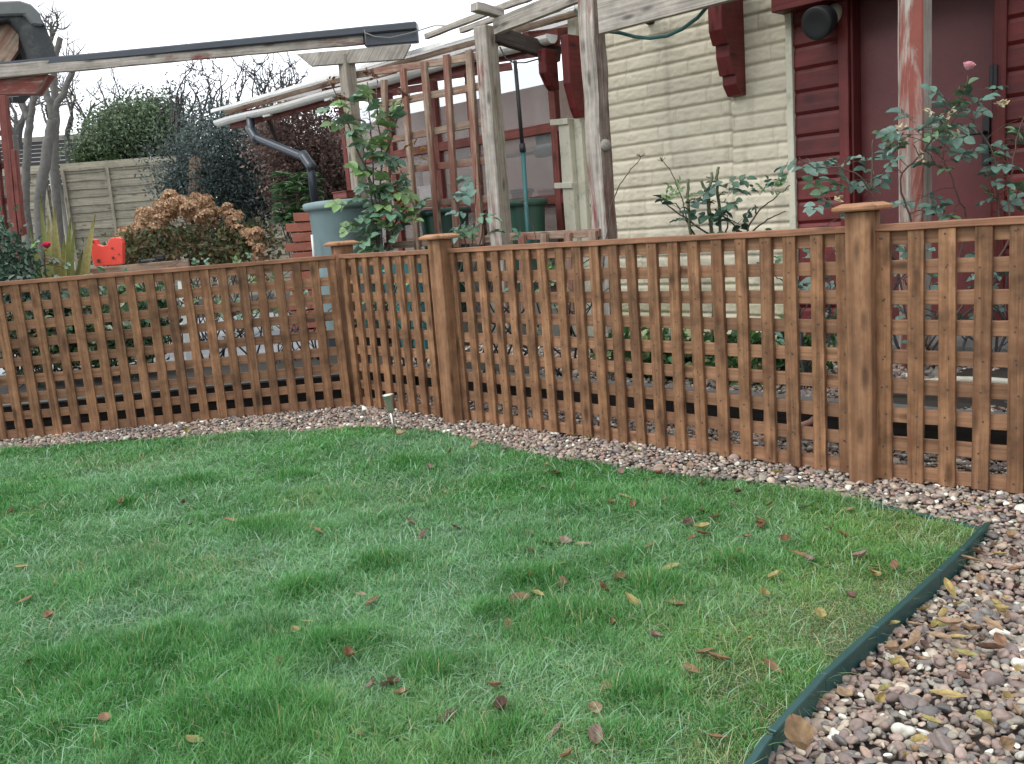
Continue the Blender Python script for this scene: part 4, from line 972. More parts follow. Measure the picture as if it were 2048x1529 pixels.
def rose_spray(g, lf, P, d, LL, pal, n5=5, pet=2.3):                     # one compound leaf: petiole with leaflets in pairs
    P = Vector(P); d = Vector(d).normalized(); L = LL * pet
    up = Vector((random.uniform(-.5, .5), random.uniform(-.9, .1), 1)).normalized(); sd_ = d.cross(up).normalized(); up = sd_.cross(d)
    e = P + d * L; g.tube([P, P + d * L * .5 + up * .003, e], [.0014, .0011, .0008], 4, cap=False)
    col = np.array(random.choice(pal)) * random.uniform(.75, 1.25)
    for t, s_ in ((.45, -1), (.45, 1), (.8, -1), (.8, 1), (1., 0))[(0 if n5 == 5 else 2):]:
        q = P + d * L * t; dd = (d * (.45 if s_ else 1) + sd_ * s_ * .9 + up * random.uniform(-.25, .15)).normalized()
        nn = up + Vector((random.gauss(0, .35), random.gauss(0, .35), 0)); l = LL * random.uniform(.8, 1.15)
        lf.add([tuple(q)], tuple(dd), tuple(nn), l, l * random.uniform(.64, .82), col * random.uniform(.85, 1.15))
BLUE = [(.10, .18, .14), (.12, .205, .165), (.085, .155, .115), (.14, .22, .18), (.10, .18, .09)]
DKG = [(.03, .07, .05), (.04, .085, .06), (.05, .1, .06)]
FRESH = [(.16, .27, .10), (.20, .31, .13), (.15, .26, .17), (.12, .22, .14)]
def rose_plant(name, label, cat, base, canes, sprays, LL, pal, stem='brownstem', rad=(.006, .003), group=None, pet=2.3):
    t = thing(name, base, label, cat, group); g = MB(); lf = LF(); pts_all = []
    for pts in canes: pts_all += cane(g, pts, rad[0], rad[1])
    for (p, n, r) in sprays:
        p = Vector(p); near = min(pts_all, key=lambda q: (q - p).length)
        if (near - p).length > .02: cane(g, [near, near.lerp(p, .5) + UP * .01, p], rad[1] * .8, .0012, 5, .002)
        for i in range(max(1, n - (random.random() < .55))):
            a = random.uniform(0, 6.283); d = Vector((math.cos(a), math.sin(a) * .8 - .2, random.uniform(-.35, .75)))
            q = p + Vector((random.uniform(-r, r), random.uniform(-r, r), random.uniform(-r, r)))
            rose_spray(g, lf, q, d, LL * random.uniform(.75, 1.2), pal, pet=pet)
    g.build('stem', M[stem], t, smooth=True); lf.build('foliage', M['leaf'], t); return t
def blossom(t, c, r, col, name='flower', n=26, d=(0, -.25, 1)):
    lf = LF(); c = np.array(c); d = np.array(d, float); d /= np.linalg.norm(d)
    for ring in range(4):
        k = 4 + ring * 2; f = (ring + 1) / 4
        for i in range(k):
            a = 6.283 * i / k + ring * .7; q = Vector(d).to_track_quat('Z', 'Y')
            o = np.array(q @ Vector((math.cos(a), math.sin(a), 0)))
            lf.add([c + o * r * .12 * f], o * (.25 + .55 * f) + d * (1.25 - .45 * f), -o + d * .4, r * (1.0 - .1 * f), r * .95, np.array(col) * random.uniform(.8, 1.15))
    return lf.build(name, M['petal'], t, fold=.22, droop=-.1)

# -- climbing rose on the left pergola post
Y = 5.75
A = lambda x, y, yy=None: at(x, y, yy or Y)
rc = rose_plant('climbing_rose', 'tall climbing rose with large green leaves and dead buds beside the mossy pergola post', 'rose', at(755, 560, Y),
    [[A(757, 620), A(754, 450), A(748, 380), A(745, 300), A(738, 225), A(735, 165)], [A(757, 600), A(758, 400), A(764, 330), A(757, 250), A(752, 172)],
     [A(748, 380), A(715, 300), A(700, 260), A(684, 215), A(662, 168)], [A(760, 560), A(790, 450), A(815, 380), A(800, 340)], [A(764, 330), A(785, 270), A(800, 215), A(806, 190)], [A(754, 460), A(735, 350), A(722, 270)]],
    [(A(x, y), n, .03) for x, y, n in ((655, 203, 2), (665, 228, 2), (690, 208, 2), (688, 252, 2), (684, 268, 1), (710, 210, 2), (735, 215, 2), (722, 240, 2), (745, 250, 3), (770, 215, 2), (780, 240, 2), (775, 262, 2),
        (738, 280, 3), (750, 300, 3), (780, 305, 2), (735, 325, 2), (760, 335, 3), (735, 350, 2), (745, 375, 3), (770, 375, 3), (730, 400, 3), (760, 410, 4), (790, 390, 3), (745, 440, 4), (775, 440, 4), (810, 430, 4), (825, 445, 3), (735, 470, 4), (770, 480, 4), (800, 470, 3), (700, 445, 2), (720, 495, 3), (830, 410, 2), (760, 500, 3), (722, 262, 2), (760, 268, 3), (730, 290, 2), (765, 320, 2), (740, 345, 3), (725, 370, 2), (755, 395, 3), (785, 420, 3), (715, 420, 2), (705, 470, 2), (790, 495, 2))],
    .072, FRESH, rad=(.007, .0032), pet=1.45)
lf = LF()
for x, y in ((662, 165), (735, 145), (684, 195), (748, 150), (806, 188)):
    P = np.array(A(x, y)) + rng.normal(0, .012, (14, 3)); lf.add(P, rdir(14), rdir(14), .03, .018, cols(14, [(.2, .11, .07), (.14, .08, .06)]))
for x, y in ((790, 405), (805, 395), (700, 235), (775, 415), (828, 300)):
    P = np.array(A(x, y)) + rng.normal(0, .02, (6, 3)); lf.add(P, rdir(6), rdir(6), .05, .03, cols(6, [(.3, .17, .05), (.28, .2, .07)]))
lf.build('dry_leaves', M['dull'], rc)

# -- big rose by the red door
Y = 3.55
rb_ = rose_plant('rose_bush', 'large rose bush with blue-green leaves and one pink bloom in front of the red door', 'rose', at(1830, 760, 3.5),
    [[at(1840, 760, 3.5), at(1845, 560, 3.5), at(1820, 430, 3.5), at(1800, 360, 3.5), at(1850, 300, 3.5), at(1890, 240, 3.5), at(1922, 200, 3.52), at(1935, 152, 3.52)],
     [at(1840, 760, 3.5), at(1790, 520, 3.45), at(1740, 380, 3.42), at(1690, 340, 3.4), at(1630, 335, 3.4), at(1598, 318, 3.4)],
     [at(1845, 700, 3.5), at(1930, 480, 3.6), at(1915, 390, 3.6), at(1885, 320, 3.6)], [at(1850, 700, 3.5), at(2010, 500, 3.4), at(2015, 400, 3.4), at(2030, 300, 3.4), at(2052, 220, 3.4)],
     [at(1790, 520, 3.45), at(1700, 440, 3.4), at(1650, 400, 3.4)], [at(2000, 480, 3.5), at(1990, 330, 3.5), at(1960, 260, 3.5), at(1940, 235, 3.5)], [at(1740, 380, 3.42), at(1745, 330, 3.42), at(1746, 282, 3.42)]],
    [(at(x, y, Y + random.uniform(-.12, .12)), n, .018) for x, y, n in ((1612, 318, 1), (1600, 345, 1), (1645, 345, 2), (1665, 330, 2), (1690, 335, 2), (1680, 370, 2), (1700, 372, 3), (1730, 345, 2), (1655, 395, 1), (1640, 400, 1), (1675, 425, 2), (1660, 435, 1), (1720, 390, 2),
        (1765, 345, 2), (1785, 335, 2), (1775, 310, 2), (1800, 275, 2), (1820, 255, 3), (1845, 265, 3), (1825, 290, 3), (1850, 300, 2), (1870, 262, 3), (1890, 275, 3), (1905, 250, 3), (1930, 265, 2), (1900, 215, 2), (1920, 230, 2), (1885, 200, 2), (1940, 215, 2), (1960, 180, 1), (1965, 215, 1),
        (1870, 330, 3), (1885, 345, 2), (1905, 310, 2), (1880, 310, 2), (1960, 340, 2), (1975, 355, 2), (2010, 335, 3), (2040, 330, 2), (2035, 240, 2), (2044, 280, 3), (2025, 300, 2), (2000, 395, 2), (2025, 410, 3), (2040, 380, 3), (1835, 400, 3), (1820, 425, 2), (1850, 425, 2), (1880, 415, 1), (1905, 430, 2), (1930, 425, 1), (1985, 430, 2), (1625, 480, 2), (1690, 500, 2), (1650, 555, 2), (1700, 565, 1), (1900, 560, 1), (1990, 500, 2), (2020, 545, 2), (1830, 520, 1))],
    .043, BLUE, rad=(.0045, .002))
fc = at(1935, 141, 3.52); blossom(rb_, fc, .034, (.86, .46, .52), d=(.15, -.35, .9))
lf = LF()
for x, y in ((1880, 235), (1890, 248), (1860, 225), (1917, 272), (2002, 205), (1845, 312), (1800, 260), (1676, 398), (1905, 225), (2008, 208)):
    P = np.array(at(x, y, 3.5)) + rng.normal(0, .005, (7, 3)); lf.add(P, rdir(7), rdir(7), .024, .011, cols(7, [(.62, .52, .32), (.5, .46, .25), (.68, .62, .5)]))
lf.build('sepal', M['petal'], rb_)
# -- pruned rose against the cream cladding
pr = rose_plant('pruned_rose', 'pruned rose with thick green stubs and dark leaves in front of the cream cladding', 'rose', at(1420, 700, 4.1),
    [[at(1392, 690, 4.1), at(1386, 520, 4.1), at(1377, 420, 4.1), at(1376, 360, 4.1)], [at(1425, 690, 4.1), at(1425, 500, 4.1), at(1418, 410, 4.1), at(1424, 345, 4.1)], [at(1425, 480, 4.1), at(1416, 400, 4.1), at(1402, 362, 4.1)], [at(1432, 700, 4.1), at(1440, 470, 4.1), at(1434, 380, 4.1), at(1436, 335, 4.1)]],
    [(at(x, y, 4.05), n, .012) for x, y, n in ((1440, 372, 2), (1450, 390, 2), (1455, 385, 2), (1432, 405, 2), (1440, 420, 2), (1428, 435, 2), (1400, 455, 2), (1372, 430, 2), (1368, 410, 2), (1390, 400, 2), (1360, 418, 1), (1480, 450, 2), (1450, 430, 1), (1426, 460, 1))],
    .044, DKG + BLUE[2:3], stem='stem', rad=(.0075, .006))
g = MB(); 
for pts in ([(1420, 470), (1345, 418), (1318, 398)], [(1390, 470), (1365, 430), (1350, 405)], [(1490, 470), (1512, 428), (1545, 400), (1580, 372)], [(1512, 428), (1511, 408)], [(1500, 468), (1535, 440), (1570, 422)], [(1430, 420), (1470, 455), (1490, 500)], [(1452, 470), (1456, 430)]):
    cane(g, [at(x, y, 4.12) for x, y in pts], .0045, .002)
g.build('twig', M['brownstem'], pr, smooth=True)
lf = LF(); g = MB()
for x, y in ((1330, 408), (1345, 398), (1352, 385), (1362, 402), (1530, 385), (1545, 380), (1562, 372), (1575, 365), (1520, 390)):
    for _ in range(2): rose_spray(g, lf, at(x, y, 4.12), Vector((random.uniform(-1, 1), -.2, random.uniform(-.1, .8))), .024, FRESH)
lf.build('young_leaf', M['leaf'], pr); g.build('petiole', M['stem'], pr)
# thin dead stem with a withered bud left of the cladding
def dead_stem(pts, Y, label):
    g = MB(); c = cane(g, [at(x, y, Y) for x, y in pts], .003, .0016)
    for _ in range(6): g.tube([c[-1], c[-1] + Vector((random.uniform(-.02, .02), random.uniform(-.02, .02), random.uniform(0, .025)))], .0016, 4)
    tag(g.build('dead_stem', M['brownstem'], smooth=True), label, 'dead stem')
dead_stem([(1205, 560), (1222, 420), (1240, 370), (1262, 340), (1284, 314)], 3.9, 'thin dead stem with withered bud leaning over the cream cladding')
dead_stem([(1245, 560), (1250, 480), (1296, 385), (1330, 330)] if False else [(1400, 560), (1370, 420), (1345, 350), (1326, 324)], 4.15, 'thin dead stem reaching up left beside the pruned rose')
dead_stem([(1120, 640), (1085, 540), (1070, 470), (1048, 405)], 4.7, 'dark thin stem leaning between the two grey pergola posts')
# -- leafy climber at the tall grey post
cl_ = rose_plant('climber', 'sparse climber with round blue-green leaves at the foot of the tall trellis', 'climber', at(945, 600, 4.75),
    [[at(945, 640, 4.75), at(945, 500, 4.75), at(950, 420, 4.75), at(952, 300, 4.75)], [at(945, 560, 4.75), at(965, 450, 4.75), at(960, 370, 4.75)], [at(945, 560, 4.75), at(915, 420, 4.75), at(905, 395, 4.75)]],
    [(at(x, y, 4.72), n, .02) for x, y, n in ((932, 385, 1), (962, 380, 1), (948, 425, 2), (945, 450, 2), (965, 445, 2), (930, 465, 2), (952, 480, 2), (975, 460, 1), (920, 480, 1), (960, 370, 1), (940, 505, 2), (930, 545, 1), (955, 550, 1), (905, 540, 1))], .052, BLUE + FRESH[2:], rad=(.004, .002))

# -- generic leafy mass
def crown_pts(n, c, rad, nclump=40, spread=.22, shell=.5):
    cc = rdir(nclump) * (rng.uniform(shell, 1, (nclump, 1)) ** .6); cc = cc * np.array(rad) + np.array(c)
    k = rng.integers(0, nclump, n); return cc[k] + rng.normal(0, 1, (n, 3)) * np.array(rad) * spread, k
def shrub(name, label, cat, base, c, rad, n, ll, pal, stems=8, mat='leaf', nclump=40, spread=.2, v=.3, small=True, stemmat='brownstem', group=None, upness=.5, sr=.008, shell=.5):
    t = thing(name, base, label, cat, group); lf = LF(); c = Vector(c)
    P, k = crown_pts(n, c, rad, nclump, spread, shell); P[:, 2] = np.maximum(P[:, 2], base[2] + .01)
    ct = rng.uniform(1 - v, 1 + v, (nclump, 1))
    N = rdir(n) + np.array([0, -.35, upness]); lf.add(P, rdir(n) + np.array([0, -.2, .1]), N, ll * rng.uniform(.6, 1.3, n), ll * rng.uniform(.4, .7, n), cols(n, pal, .2) * ct[k])
    g = MB()
    for i in range(stems):
        q = Vector(P[rng.integers(0, n)]); b = Vector(base) + Vector((random.uniform(-.3, .3) * rad[0], random.uniform(-.3, .3) * rad[1], 0))
        cane(g, [b, b.lerp(q, .5) + Vector((random.uniform(-.05, .05), 0, .05)), q], sr, sr * .35, 5, .01)
    if stems: g.build('stem', M[stemmat], t, smooth=True)
    lf.build('foliage', M[mat], t, small=small); return t
def P_(x, y, Y, z=ZT): p = at(x, y, Y); return Vector((p.x, p.y, z))
# tall hedge shrub over the far fence
shrub('green_shrub', 'bright green leafy bush growing over the far panel fence', 'bush', P_(270, 340, 13.2), at(280, 284, 13.2), (.80, .5, .54), 21000, .055, [(.12, .175, .10), (.15, .205, .115), (.10, .15, .09), (.18, .225, .13)], 14, 'dull', 70, .21)  # leaf tones paled and greyed to paint distance haze into them
shrub('green_shrub', 'lower green bush at the left end of the leafy hedge over the fence', 'bush', P_(190, 340, 13.0), at(215, 318, 13.0), (.36, .3, .22), 4200, .055, [(.085, .14, .055), (.11, .17, .065), (.07, .11, .05)], 6, 'dull', 30, .2)
# dark bluish shrub with bare upright shoots, haze painted into its paler leaf colours
ds = shrub('dark_shrub', 'dark blue-green shrub with bare shoots standing up against the sky', 'shrub', P_(455, 450, 10.2), at(455, 322, 10.2), (.70, .5, .50), 15000, .042, [(.085, .115, .11), (.11, .145, .135), (.065, .09, .085), (.13, .155, .145)], 8, 'dull', 90, .23, v=.45)
lf = LF(); P, k = crown_pts(9000, at(450, 385, 10.1), (.60, .4, .50), 60, .18); lf.add(P, rdir(9000), rdir(9000), .045, .025, cols(9000, [(.05, .07, .065), (.065, .09, .08)])); lf.build('foliage', M['dull'], ds, small=True)
g = MB(); lf = LF()
def shoots(g, lf, n, x0, x1, yb, yt, Y, pal, ll, leafy=26, r=.011):
    for i in range(n):
        xb = random.uniform(x0, x1); ln = random.uniform(.55, 1.); a = at(xb, yb + random.uniform(-20, 60), Y + random.uniform(-.3, .3))
        xe = xb + random.uniform(-30, 45); b = at(xe, yb + (yt - yb) * ln, Y + random.uniform(-.3, .3)); m = a.lerp(b, .5) + Vector((random.uniform(-.1, .1), 0, .03))
        c = cane(g, [a, m, b], r, r * .25, 5, .015)
        for k in range(3):
            q = random.choice(c[3:]); e = q + Vector((random.uniform(-.22, .22), random.uniform(-.1, .1), random.uniform(.05, .28))); cc = cane(g, [q, q.lerp(e, .5) + Vector((0, 0, -.02)), e], r * .5, r * .2, 4, .01); c = c + cc
        if leafy:
            P = np.array([tuple(random.choice(c)) for _ in range(leafy)]) + rng.normal(0, .02, (leafy, 3)); lf.add(P, rdir(leafy) + np.array([0, 0, .4]), rdir(leafy), ll, ll * .5, cols(leafy, pal))
shoots(g, lf, 30, 345, 570, 265, 118, 10.4, [(.07, .085, .085), (.09, .105, .10)], .035, 14, .0145)
shoots(g, lf, 12, 530, 620, 225, 140, 10.6, [(.07, .085, .085), (.09, .105, .10)], .035, 12, .0145)
shoots(g, lf, 8, 300, 400, 260, 165, 12.0, [(.05, .065, .06), (.08, .10, .06)], .05, 16)
g.build('shoot', M['twig'], ds, smooth=True); lf.build('shoot_leaves', M['dull'], ds, small=True)
# reddish-brown twiggy bush under the gutter
rbz = shrub('brown_shrub', 'reddish-brown twiggy bush behind the downpipe', 'bush', P_(615, 480, 9.0), at(615, 305, 9.0), (.46, .4, .48), 9000, .04, [(.22, .135, .12), (.18, .11, .10), (.27, .18, .15), (.15, .12, .10)], 10, 'dull', 60, .2)
lf = LF(); P, k = crown_pts(4500, at(620, 390, 8.9), (.42, .3, .4), 40, .2); lf.add(P, rdir(4500), rdir(4500), .045, .025, cols(4500, [(.11, .065, .055), (.06, .06, .04), (.08, .05, .045)])); lf.build('foliage', M['dull'], rbz, small=True)
# wooden stake at the dark shrub
g = MB(); g.beam(at(388, 480, 9.9), at(392, 315, 9.9), .13, .05, up=(0, 1, 0), n=8, jit=.003); g.beam(at(408, 420, 9.88), at(398, 350, 9.88), .09, .04, up=(0, 1, 0), n=5, jit=.003)
tag(g.build('old_board', M['trellis'], bevel=.004), 'old brown boards standing upright at the edge of the dark shrub', 'board')
# rhododendron
rh = thing('rhododendron', P_(600, 430, 7.9), 'rhododendron with whorls of glossy green leaves left of the water butt', 'shrub'); lf = LF(); g = MB()
for i in range(70):
    p = at(random.uniform(560, 640), random.uniform(350, 455), 7.9 + random.uniform(-.25, .2)); a0 = random.uniform(0, 6)
    cane(g, [rh.location, rh.location.lerp(p, .6) + Vector((.02, 0, 0)), p], .006, .003, 4)
    for k in range(8):
        a = a0 + k * .785; lf.add([tuple(p)], (math.cos(a), math.sin(a), random.uniform(-.1, .5)), (0, -.2, 1), random.uniform(.08, .12), .034, np.array(random.choice([(.08, .16, .06), (.06, .12, .05), (.12, .2, .09)])) * random.uniform(.8, 1.2))
g.build('stem', M['brownstem'], rh); lf.build('foliage', M['leaf'], rh)
# hydrangea with dry heads
hy = shrub('hydrangea', 'broad hydrangea covered in dry brown flower heads behind the left trellis', 'hydrangea', P_(368, 560, 7.1), at(368, 500, 7.1), (.58, .36, .17), 3800, .05, [(.10, .12, .045), (.13, .10, .05), (.16, .11, .06), (.07, .10, .05)], 34, 'dull', 50, .25, v=.3, sr=.005)
heads = []
for j in range(5):
    lf = LF(); n = 170; d = rdir(n); d[:, 2] = np.abs(d[:, 2]) * .8 - .12
    lf.add(d * .052 * rng.uniform(.75, 1.05, (n, 1)), np.cross(d, rdir(n)), d, .019 * rng.uniform(.7, 1.2, n), .017, cols(n, [(.50, .31, .18), (.42, .25, .14), (.60, .43, .28), (.32, .18, .10)], .28))
    o = lf.build('dried_flower_head', M['petal'], None, small=True); heads.append(o)
for i in range(96):
    u = random.uniform(-1, 1); rim = math.sqrt(max(0, 1 - u * u)); x = 368 + u * 156; top = 512 - rim * 124 + (14 if u < -.55 else 0) * 2
    f = abs(random.gauss(0, .45)); y = top + 6 + min(f, 1.) * 75; Yh = 7.1 + random.uniform(-.28, .22)
    o = heads[i] if i < 5 else heads[i % 5].copy()
    if i >= 5: COL.objects.link(o)
    o.parent = hy; o.location = at(x, y, Yh) - hy.location; o.rotation_euler = (random.uniform(-.5, .5), random.uniform(-.5, .5), random.uniform(0, 6)); s_ = random.uniform(.95, 1.45); o.scale = (s_, s_, s_)
# sword-leaved plant
yu = thing('sword_plant', P_(120, 580, 6.15), 'clump of long yellow-green sword leaves left of the red plastic sheet', 'plant')
for (bx, by), (tx, ty), w in (((112, 560), (80, 392), .06), ((105, 560), (60, 455), .05), ((118, 560), (108, 412), .075), ((125, 560), (140, 436), .06), ((130, 560), (190, 430), .07), ((122, 560), (150, 447), .05), ((118, 562), (165, 500), .045), ((110, 562), (70, 480), .05), ((128, 562), (178, 515), .035), ((115, 562), (95, 430), .05), ((120, 560), (128, 470), .05)):
    a = P_(bx, by, 6.15); b = at(tx, ty, 6.15 + random.uniform(-.15, .15)); m = MB(); n = 9; L = (b - a); sd_ = L.cross(Vector((0, 1, 0))).normalized(); tw = random.uniform(-.5, .5); vs = []
    for i in range(n + 1):
        t = i / n; c = a + L * t + Vector((0, -.05 * math.sin(t * 3.1), 0)) + UP * (.03 * math.sin(t * 3.14)); ww = w * .68 * min(1, 1.35 * (1 - t) ** .65) * (.7 + .6 * min(t * 2, 1) * .5); s2 = (sd_ + Vector((0, tw * t, 0))).normalized()
        vs += [c - s2 * ww, c + Vector((0, .012, 0)), c + s2 * ww]
    fs = [(3 * i + k, 3 * i + k + 1, 3 * i + 4 + k, 3 * i + 3 + k) for i in range(n) for k in (0, 1)]
    us = [[(i / n * 40, k), (i / n * 40, k + 1), ((i + 1) / n * 40, k + 1), ((i + 1) / n * 40, k)] for i in range(n) for k in (0, 1)]
    col = random.choice([(.22, .21, .06), (.17, .18, .055), (.27, .24, .09), (.14, .15, .05)])
    m.add(vs, fs, us, 0, col); m.build('leaf_blade', M['dull'], yu, smooth=True)
# shrubs right behind the left trellis
SH = [('leafy_shrub', 'dense dark green shrub at the far left behind the trellis', (2, 525, 5.6), (.17, .2, .24), 1300, .04, [(.05, .10, .06), (.07, .13, .08), (.04, .08, .05)]),
      ('leafy_shrub', 'grey-green shrub behind the left trellis below the sword leaves', (98, 588, 5.5), (.26, .2, .10), 800, .045, [(.12, .17, .13), (.09, .14, .09), (.16, .2, .16)]),
      ('leafy_shrub', 'low mixed green shrub seen through the left trellis', (60, 665, 5.35), (.36, .2, .20), 1900, .045, [(.06, .11, .05), (.09, .14, .06), (.13, .10, .06)]),
      ('leafy_shrub', 'low green shrub with pale leaf edges left of the white post', (200, 665, 5.45), (.32, .2, .20), 1600, .045, [(.07, .14, .06), (.10, .17, .08), (.2, .22, .14)]),
      ('leafy_shrub', 'small green plant seen through the trellis under the red sheet', (285, 640, 5.6), (.2, .15, .2), 800, .05, [(.06, .14, .06), (.10, .17, .07)])]
for nm, lab, (x, y, Yy), rad, n, ll, pal in SH:
    shrub(nm, lab, 'shrub', P_(x, y, Yy), at(x, y, Yy), rad, n, ll, pal, 12, 'leaf', 30, .26, small=False, group='shrubs behind the left trellis', sr=.005)
pr_ = rose_plant('rose_bush', 'small rose with a crimson bloom behind the left trellis near the sword leaves', 'rose', P_(95, 560, 5.75), [[P_(95, 560, 5.75), at(90, 530, 5.75), at(95, 500, 5.75)], [P_(95, 560, 5.75), at(60, 520, 5.75), at(40, 490, 5.75)]],
    [(at(x, y, 5.75), 2, .03) for x, y in ((50, 490), (70, 510), (110, 520), (85, 520), (125, 535), (150, 545))], .035, FRESH + [(.16, .08, .05)], rad=(.005, .0025))
blossom(pr_, at(95, 497, 5.4), .040, (.72, .07, .16))
# bare rose stems in front of the paving, seen through the left trellis
def twigs(name, label, x0, x1, y0, y1, Y, n, leaves=40, pal=FRESH, ll=.03, group=None):
    c = P_((x0 + x1) / 2, y1, Y); t = thing(name, c, label, 'plant', group); g = MB(); lf = LF()
    for i in range(n):
        b = P_(random.uniform(x0, x1), y1, Y + random.uniform(-.1, .1)); e = at(random.uniform(x0 - 20, x1 + 20), y0 + random.random() * (y1 - y0) * .45, Y + random.uniform(-.2, .2))
        cc = cane(g, [b, b.lerp(e, .5) + Vector((random.uniform(-.08, .08), 0, .03)), e], .007, .0025, 5, .006)
        for k in range(2):
            q = random.choice(cc[2:]); f = q + Vector((random.uniform(-.13, .13), random.uniform(-.05, .05), random.uniform(.02, .16))); cane(g, [q, q.lerp(f, .5), f], .0035, .0015, 4, .004)
            for _ in range(leaves // (2 * n) + 1): rose_spray(g, lf, f, Vector((random.uniform(-1, 1), random.uniform(-.5, .2), random.uniform(-.2, .7))), ll, pal, 3)
    g.build('stem', M['twig'], t, smooth=True); lf.build('foliage', M['leaf'], t); return t
twigs('rose_bush', 'bare-stemmed rose bush in front of the hydrangea behind the left trellis', 390, 540, 530, 745, 5.9, 14, 60, FRESH + [(.14, .08, .05)])
twigs('rose_bush', 'thin dark rose stems near the turquoise watering can', 545, 640, 600, 745, 5.6, 8, 10)
twigs('rose_bush', 'sparse dark stems behind the short trellis panel', 730, 880, 520, 735, 4.9, 10, 24, FRESH)
twigs('rose_bush', 'brown leafless stems behind the long trellis near its left post', 930, 1200, 520, 745, 4.35, 14, 12)
twigs('rose_bush', 'dark rose stems behind the trellis left of the big capped post', 1590, 1690, 560, 745, 3.5, 7, 18, BLUE)
twigs('rose_bush', 'dark rose stems behind the far right trellis panel', 1800, 2030, 520, 750, 3.6, 9, 30, BLUE)
for i, (x, y, lab) in enumerate(((1265, 680, 'low green leafy plant against the foot of the cream cladding, leftmost of three'), (1335, 690, 'low green leafy plant in the middle at the foot of the cream cladding'), (1400, 700, 'low pale-veined plant at the foot of the pruned rose'), (1490, 725, 'small dark green plant on the pebbles under the cladding'), (1560, 728, 'small green plant by the corner of the cladding'))):
    p = P_(x, y, 4.2 - i * .12); shrub('ground_plant', lab, 'plant', p, p + UP * .09, (.16, .12, .10), 420, .05, [(.06, .14, .05), (.09, .18, .06), (.2, .24, .1), (.05, .1, .04)], 5, 'leaf', 14, .3, small=False, group='low plants at the house foot', sr=.003)
# bare trees on the left
def tree(name, label, trunk, r0_, depth, seedv, spread=.5, Yj=.15, up=.25, ratio=.72, mat='bark', leafpal=None, twn=3, taper=.72, bl=7.):
    rs = random.Random(seedv); t = thing(name, trunk[0], label, 'tree'); g = MB(); c = cane(g, trunk, r0_, r0_ * taper, 10, .012); g.build('trunk', M[mat], t, smooth=True); g = MB(); tips = []
    def grow(p, d, L, r, k):
        q = p; pts = [p]
        for i in range(3):
            d = (d + Vector((rs.gauss(0, .16), rs.gauss(0, .12), rs.gauss(0, .1) + up * .16))).normalized(); q = q + d * (L / 3); pts.append(q)
        g.tube(pts, [r, r * .85, r * .7, r * .55], 6 if k > 2 else 4, cap=False)
        if k <= 0: tips.append(q); return
        for _ in range(rs.choice((2, 2, 3) if k > 1 else (2, twn))):
            nd_ = (d + Vector((rs.gauss(0, spread), rs.gauss(0, spread * .7), rs.gauss(.05, spread * .6)))).normalized()
            grow(rs.choice(pts[1:]) if rs.random() < .5 else q, nd_, L * ratio * rs.uniform(.8, 1.2), r * .55, k - 1)
    e = c[-1]; d = (c[-1] - c[-3]).normalized()
    for _ in range(3): grow(e, (d + Vector((rs.gauss(0, spread), rs.gauss(0, .3), .2))).normalized(), r0_ * bl, r0_ * .5, depth)
    g.build('branch', M[mat], t, smooth=True)
    if leafpal:
        lf = LF(); P = np.repeat(np.array([tuple(p) for p in tips]), 7, 0); P = P + rng.normal(0, .09, P.shape); lf.add(P, rdir(len(P)), rdir(len(P)), .06, .035, cols(len(P), leafpal)); lf.build('foliage', M['dull'], t, small=True)
    return t
def limb_tree(label, limbs, seedv, ntw=10, tl=.5):
    rs = random.Random(seedv); t = thing('bare_tree', limbs[0][0][0], label, 'tree'); g = MB(); first = cane(g, limbs[0][0], limbs[0][1], limbs[0][2], 12, .008); g.build('trunk', M['bark'], t, smooth=True); g = MB(); ends = []
    for pts, ra, rb in limbs[1:]: c = cane(g, pts, ra, rb, 9, .008); ends += [(q, (c[-1] - c[-2]).normalized()) for q in c[len(c) // 2:]]
    for _ in range(ntw):
        q, d = rs.choice(ends); d = (d * .5 + Vector((rs.gauss(0, .6), rs.gauss(0, .3), rs.uniform(.1, .9)))).normalized(); L = tl * rs.uniform(.5, 1.2); e = q + d * L; m = q.lerp(e, .5) + Vector((rs.gauss(0, .05), 0, rs.gauss(0, .04)))
        c = cane(g, [q, m, e], .012, .003, 5, .008)
        for _k in range(3):
            p = rs.choice(c[2:]); f = p + Vector((rs.gauss(0, .13), rs.gauss(0, .08), rs.uniform(.02, .2))); cane(g, [p, p.lerp(f, .5) + Vector((.01, 0, .01)), f], .006, .002, 4, .005)
    g.build('branch', M['bark'], t, smooth=True); return t
B = lambda x, y, Y=11.2: at(x, y, Y)
limb_tree('grey bare tree with a forked trunk standing before the far panel fence', [([P_(72, 480, 11.2), B(78, 430), B(90, 335), B(100, 265), B(106, 236)], .066, .054), ([B(106, 238), B(113, 212), B(128, 183), B(143, 150), B(152, 118)], .045, .026), ([B(105, 240), B(101, 210), B(90, 180), B(84, 150), B(80, 120)], .05, .028), ([B(104, 262), B(92, 240), B(84, 215)], .022, .008)], 3, 9, .4)
limb_tree('slimmer grey bare tree leaning left beside the forked one', [([P_(50, 480, 11.5), B(52, 420, 11.5), B(53, 330, 11.5), B(58, 262, 11.5), B(60, 232, 11.5)], .052, .043), ([B(60, 234, 11.5), B(66, 205, 11.5), B(68, 160, 11.5), B(66, 130, 11.5)], .04, .025), ([B(58, 240, 11.5), B(44, 205, 11.5), B(30, 160, 11.5)], .042, .025)], 5, 8, .4)
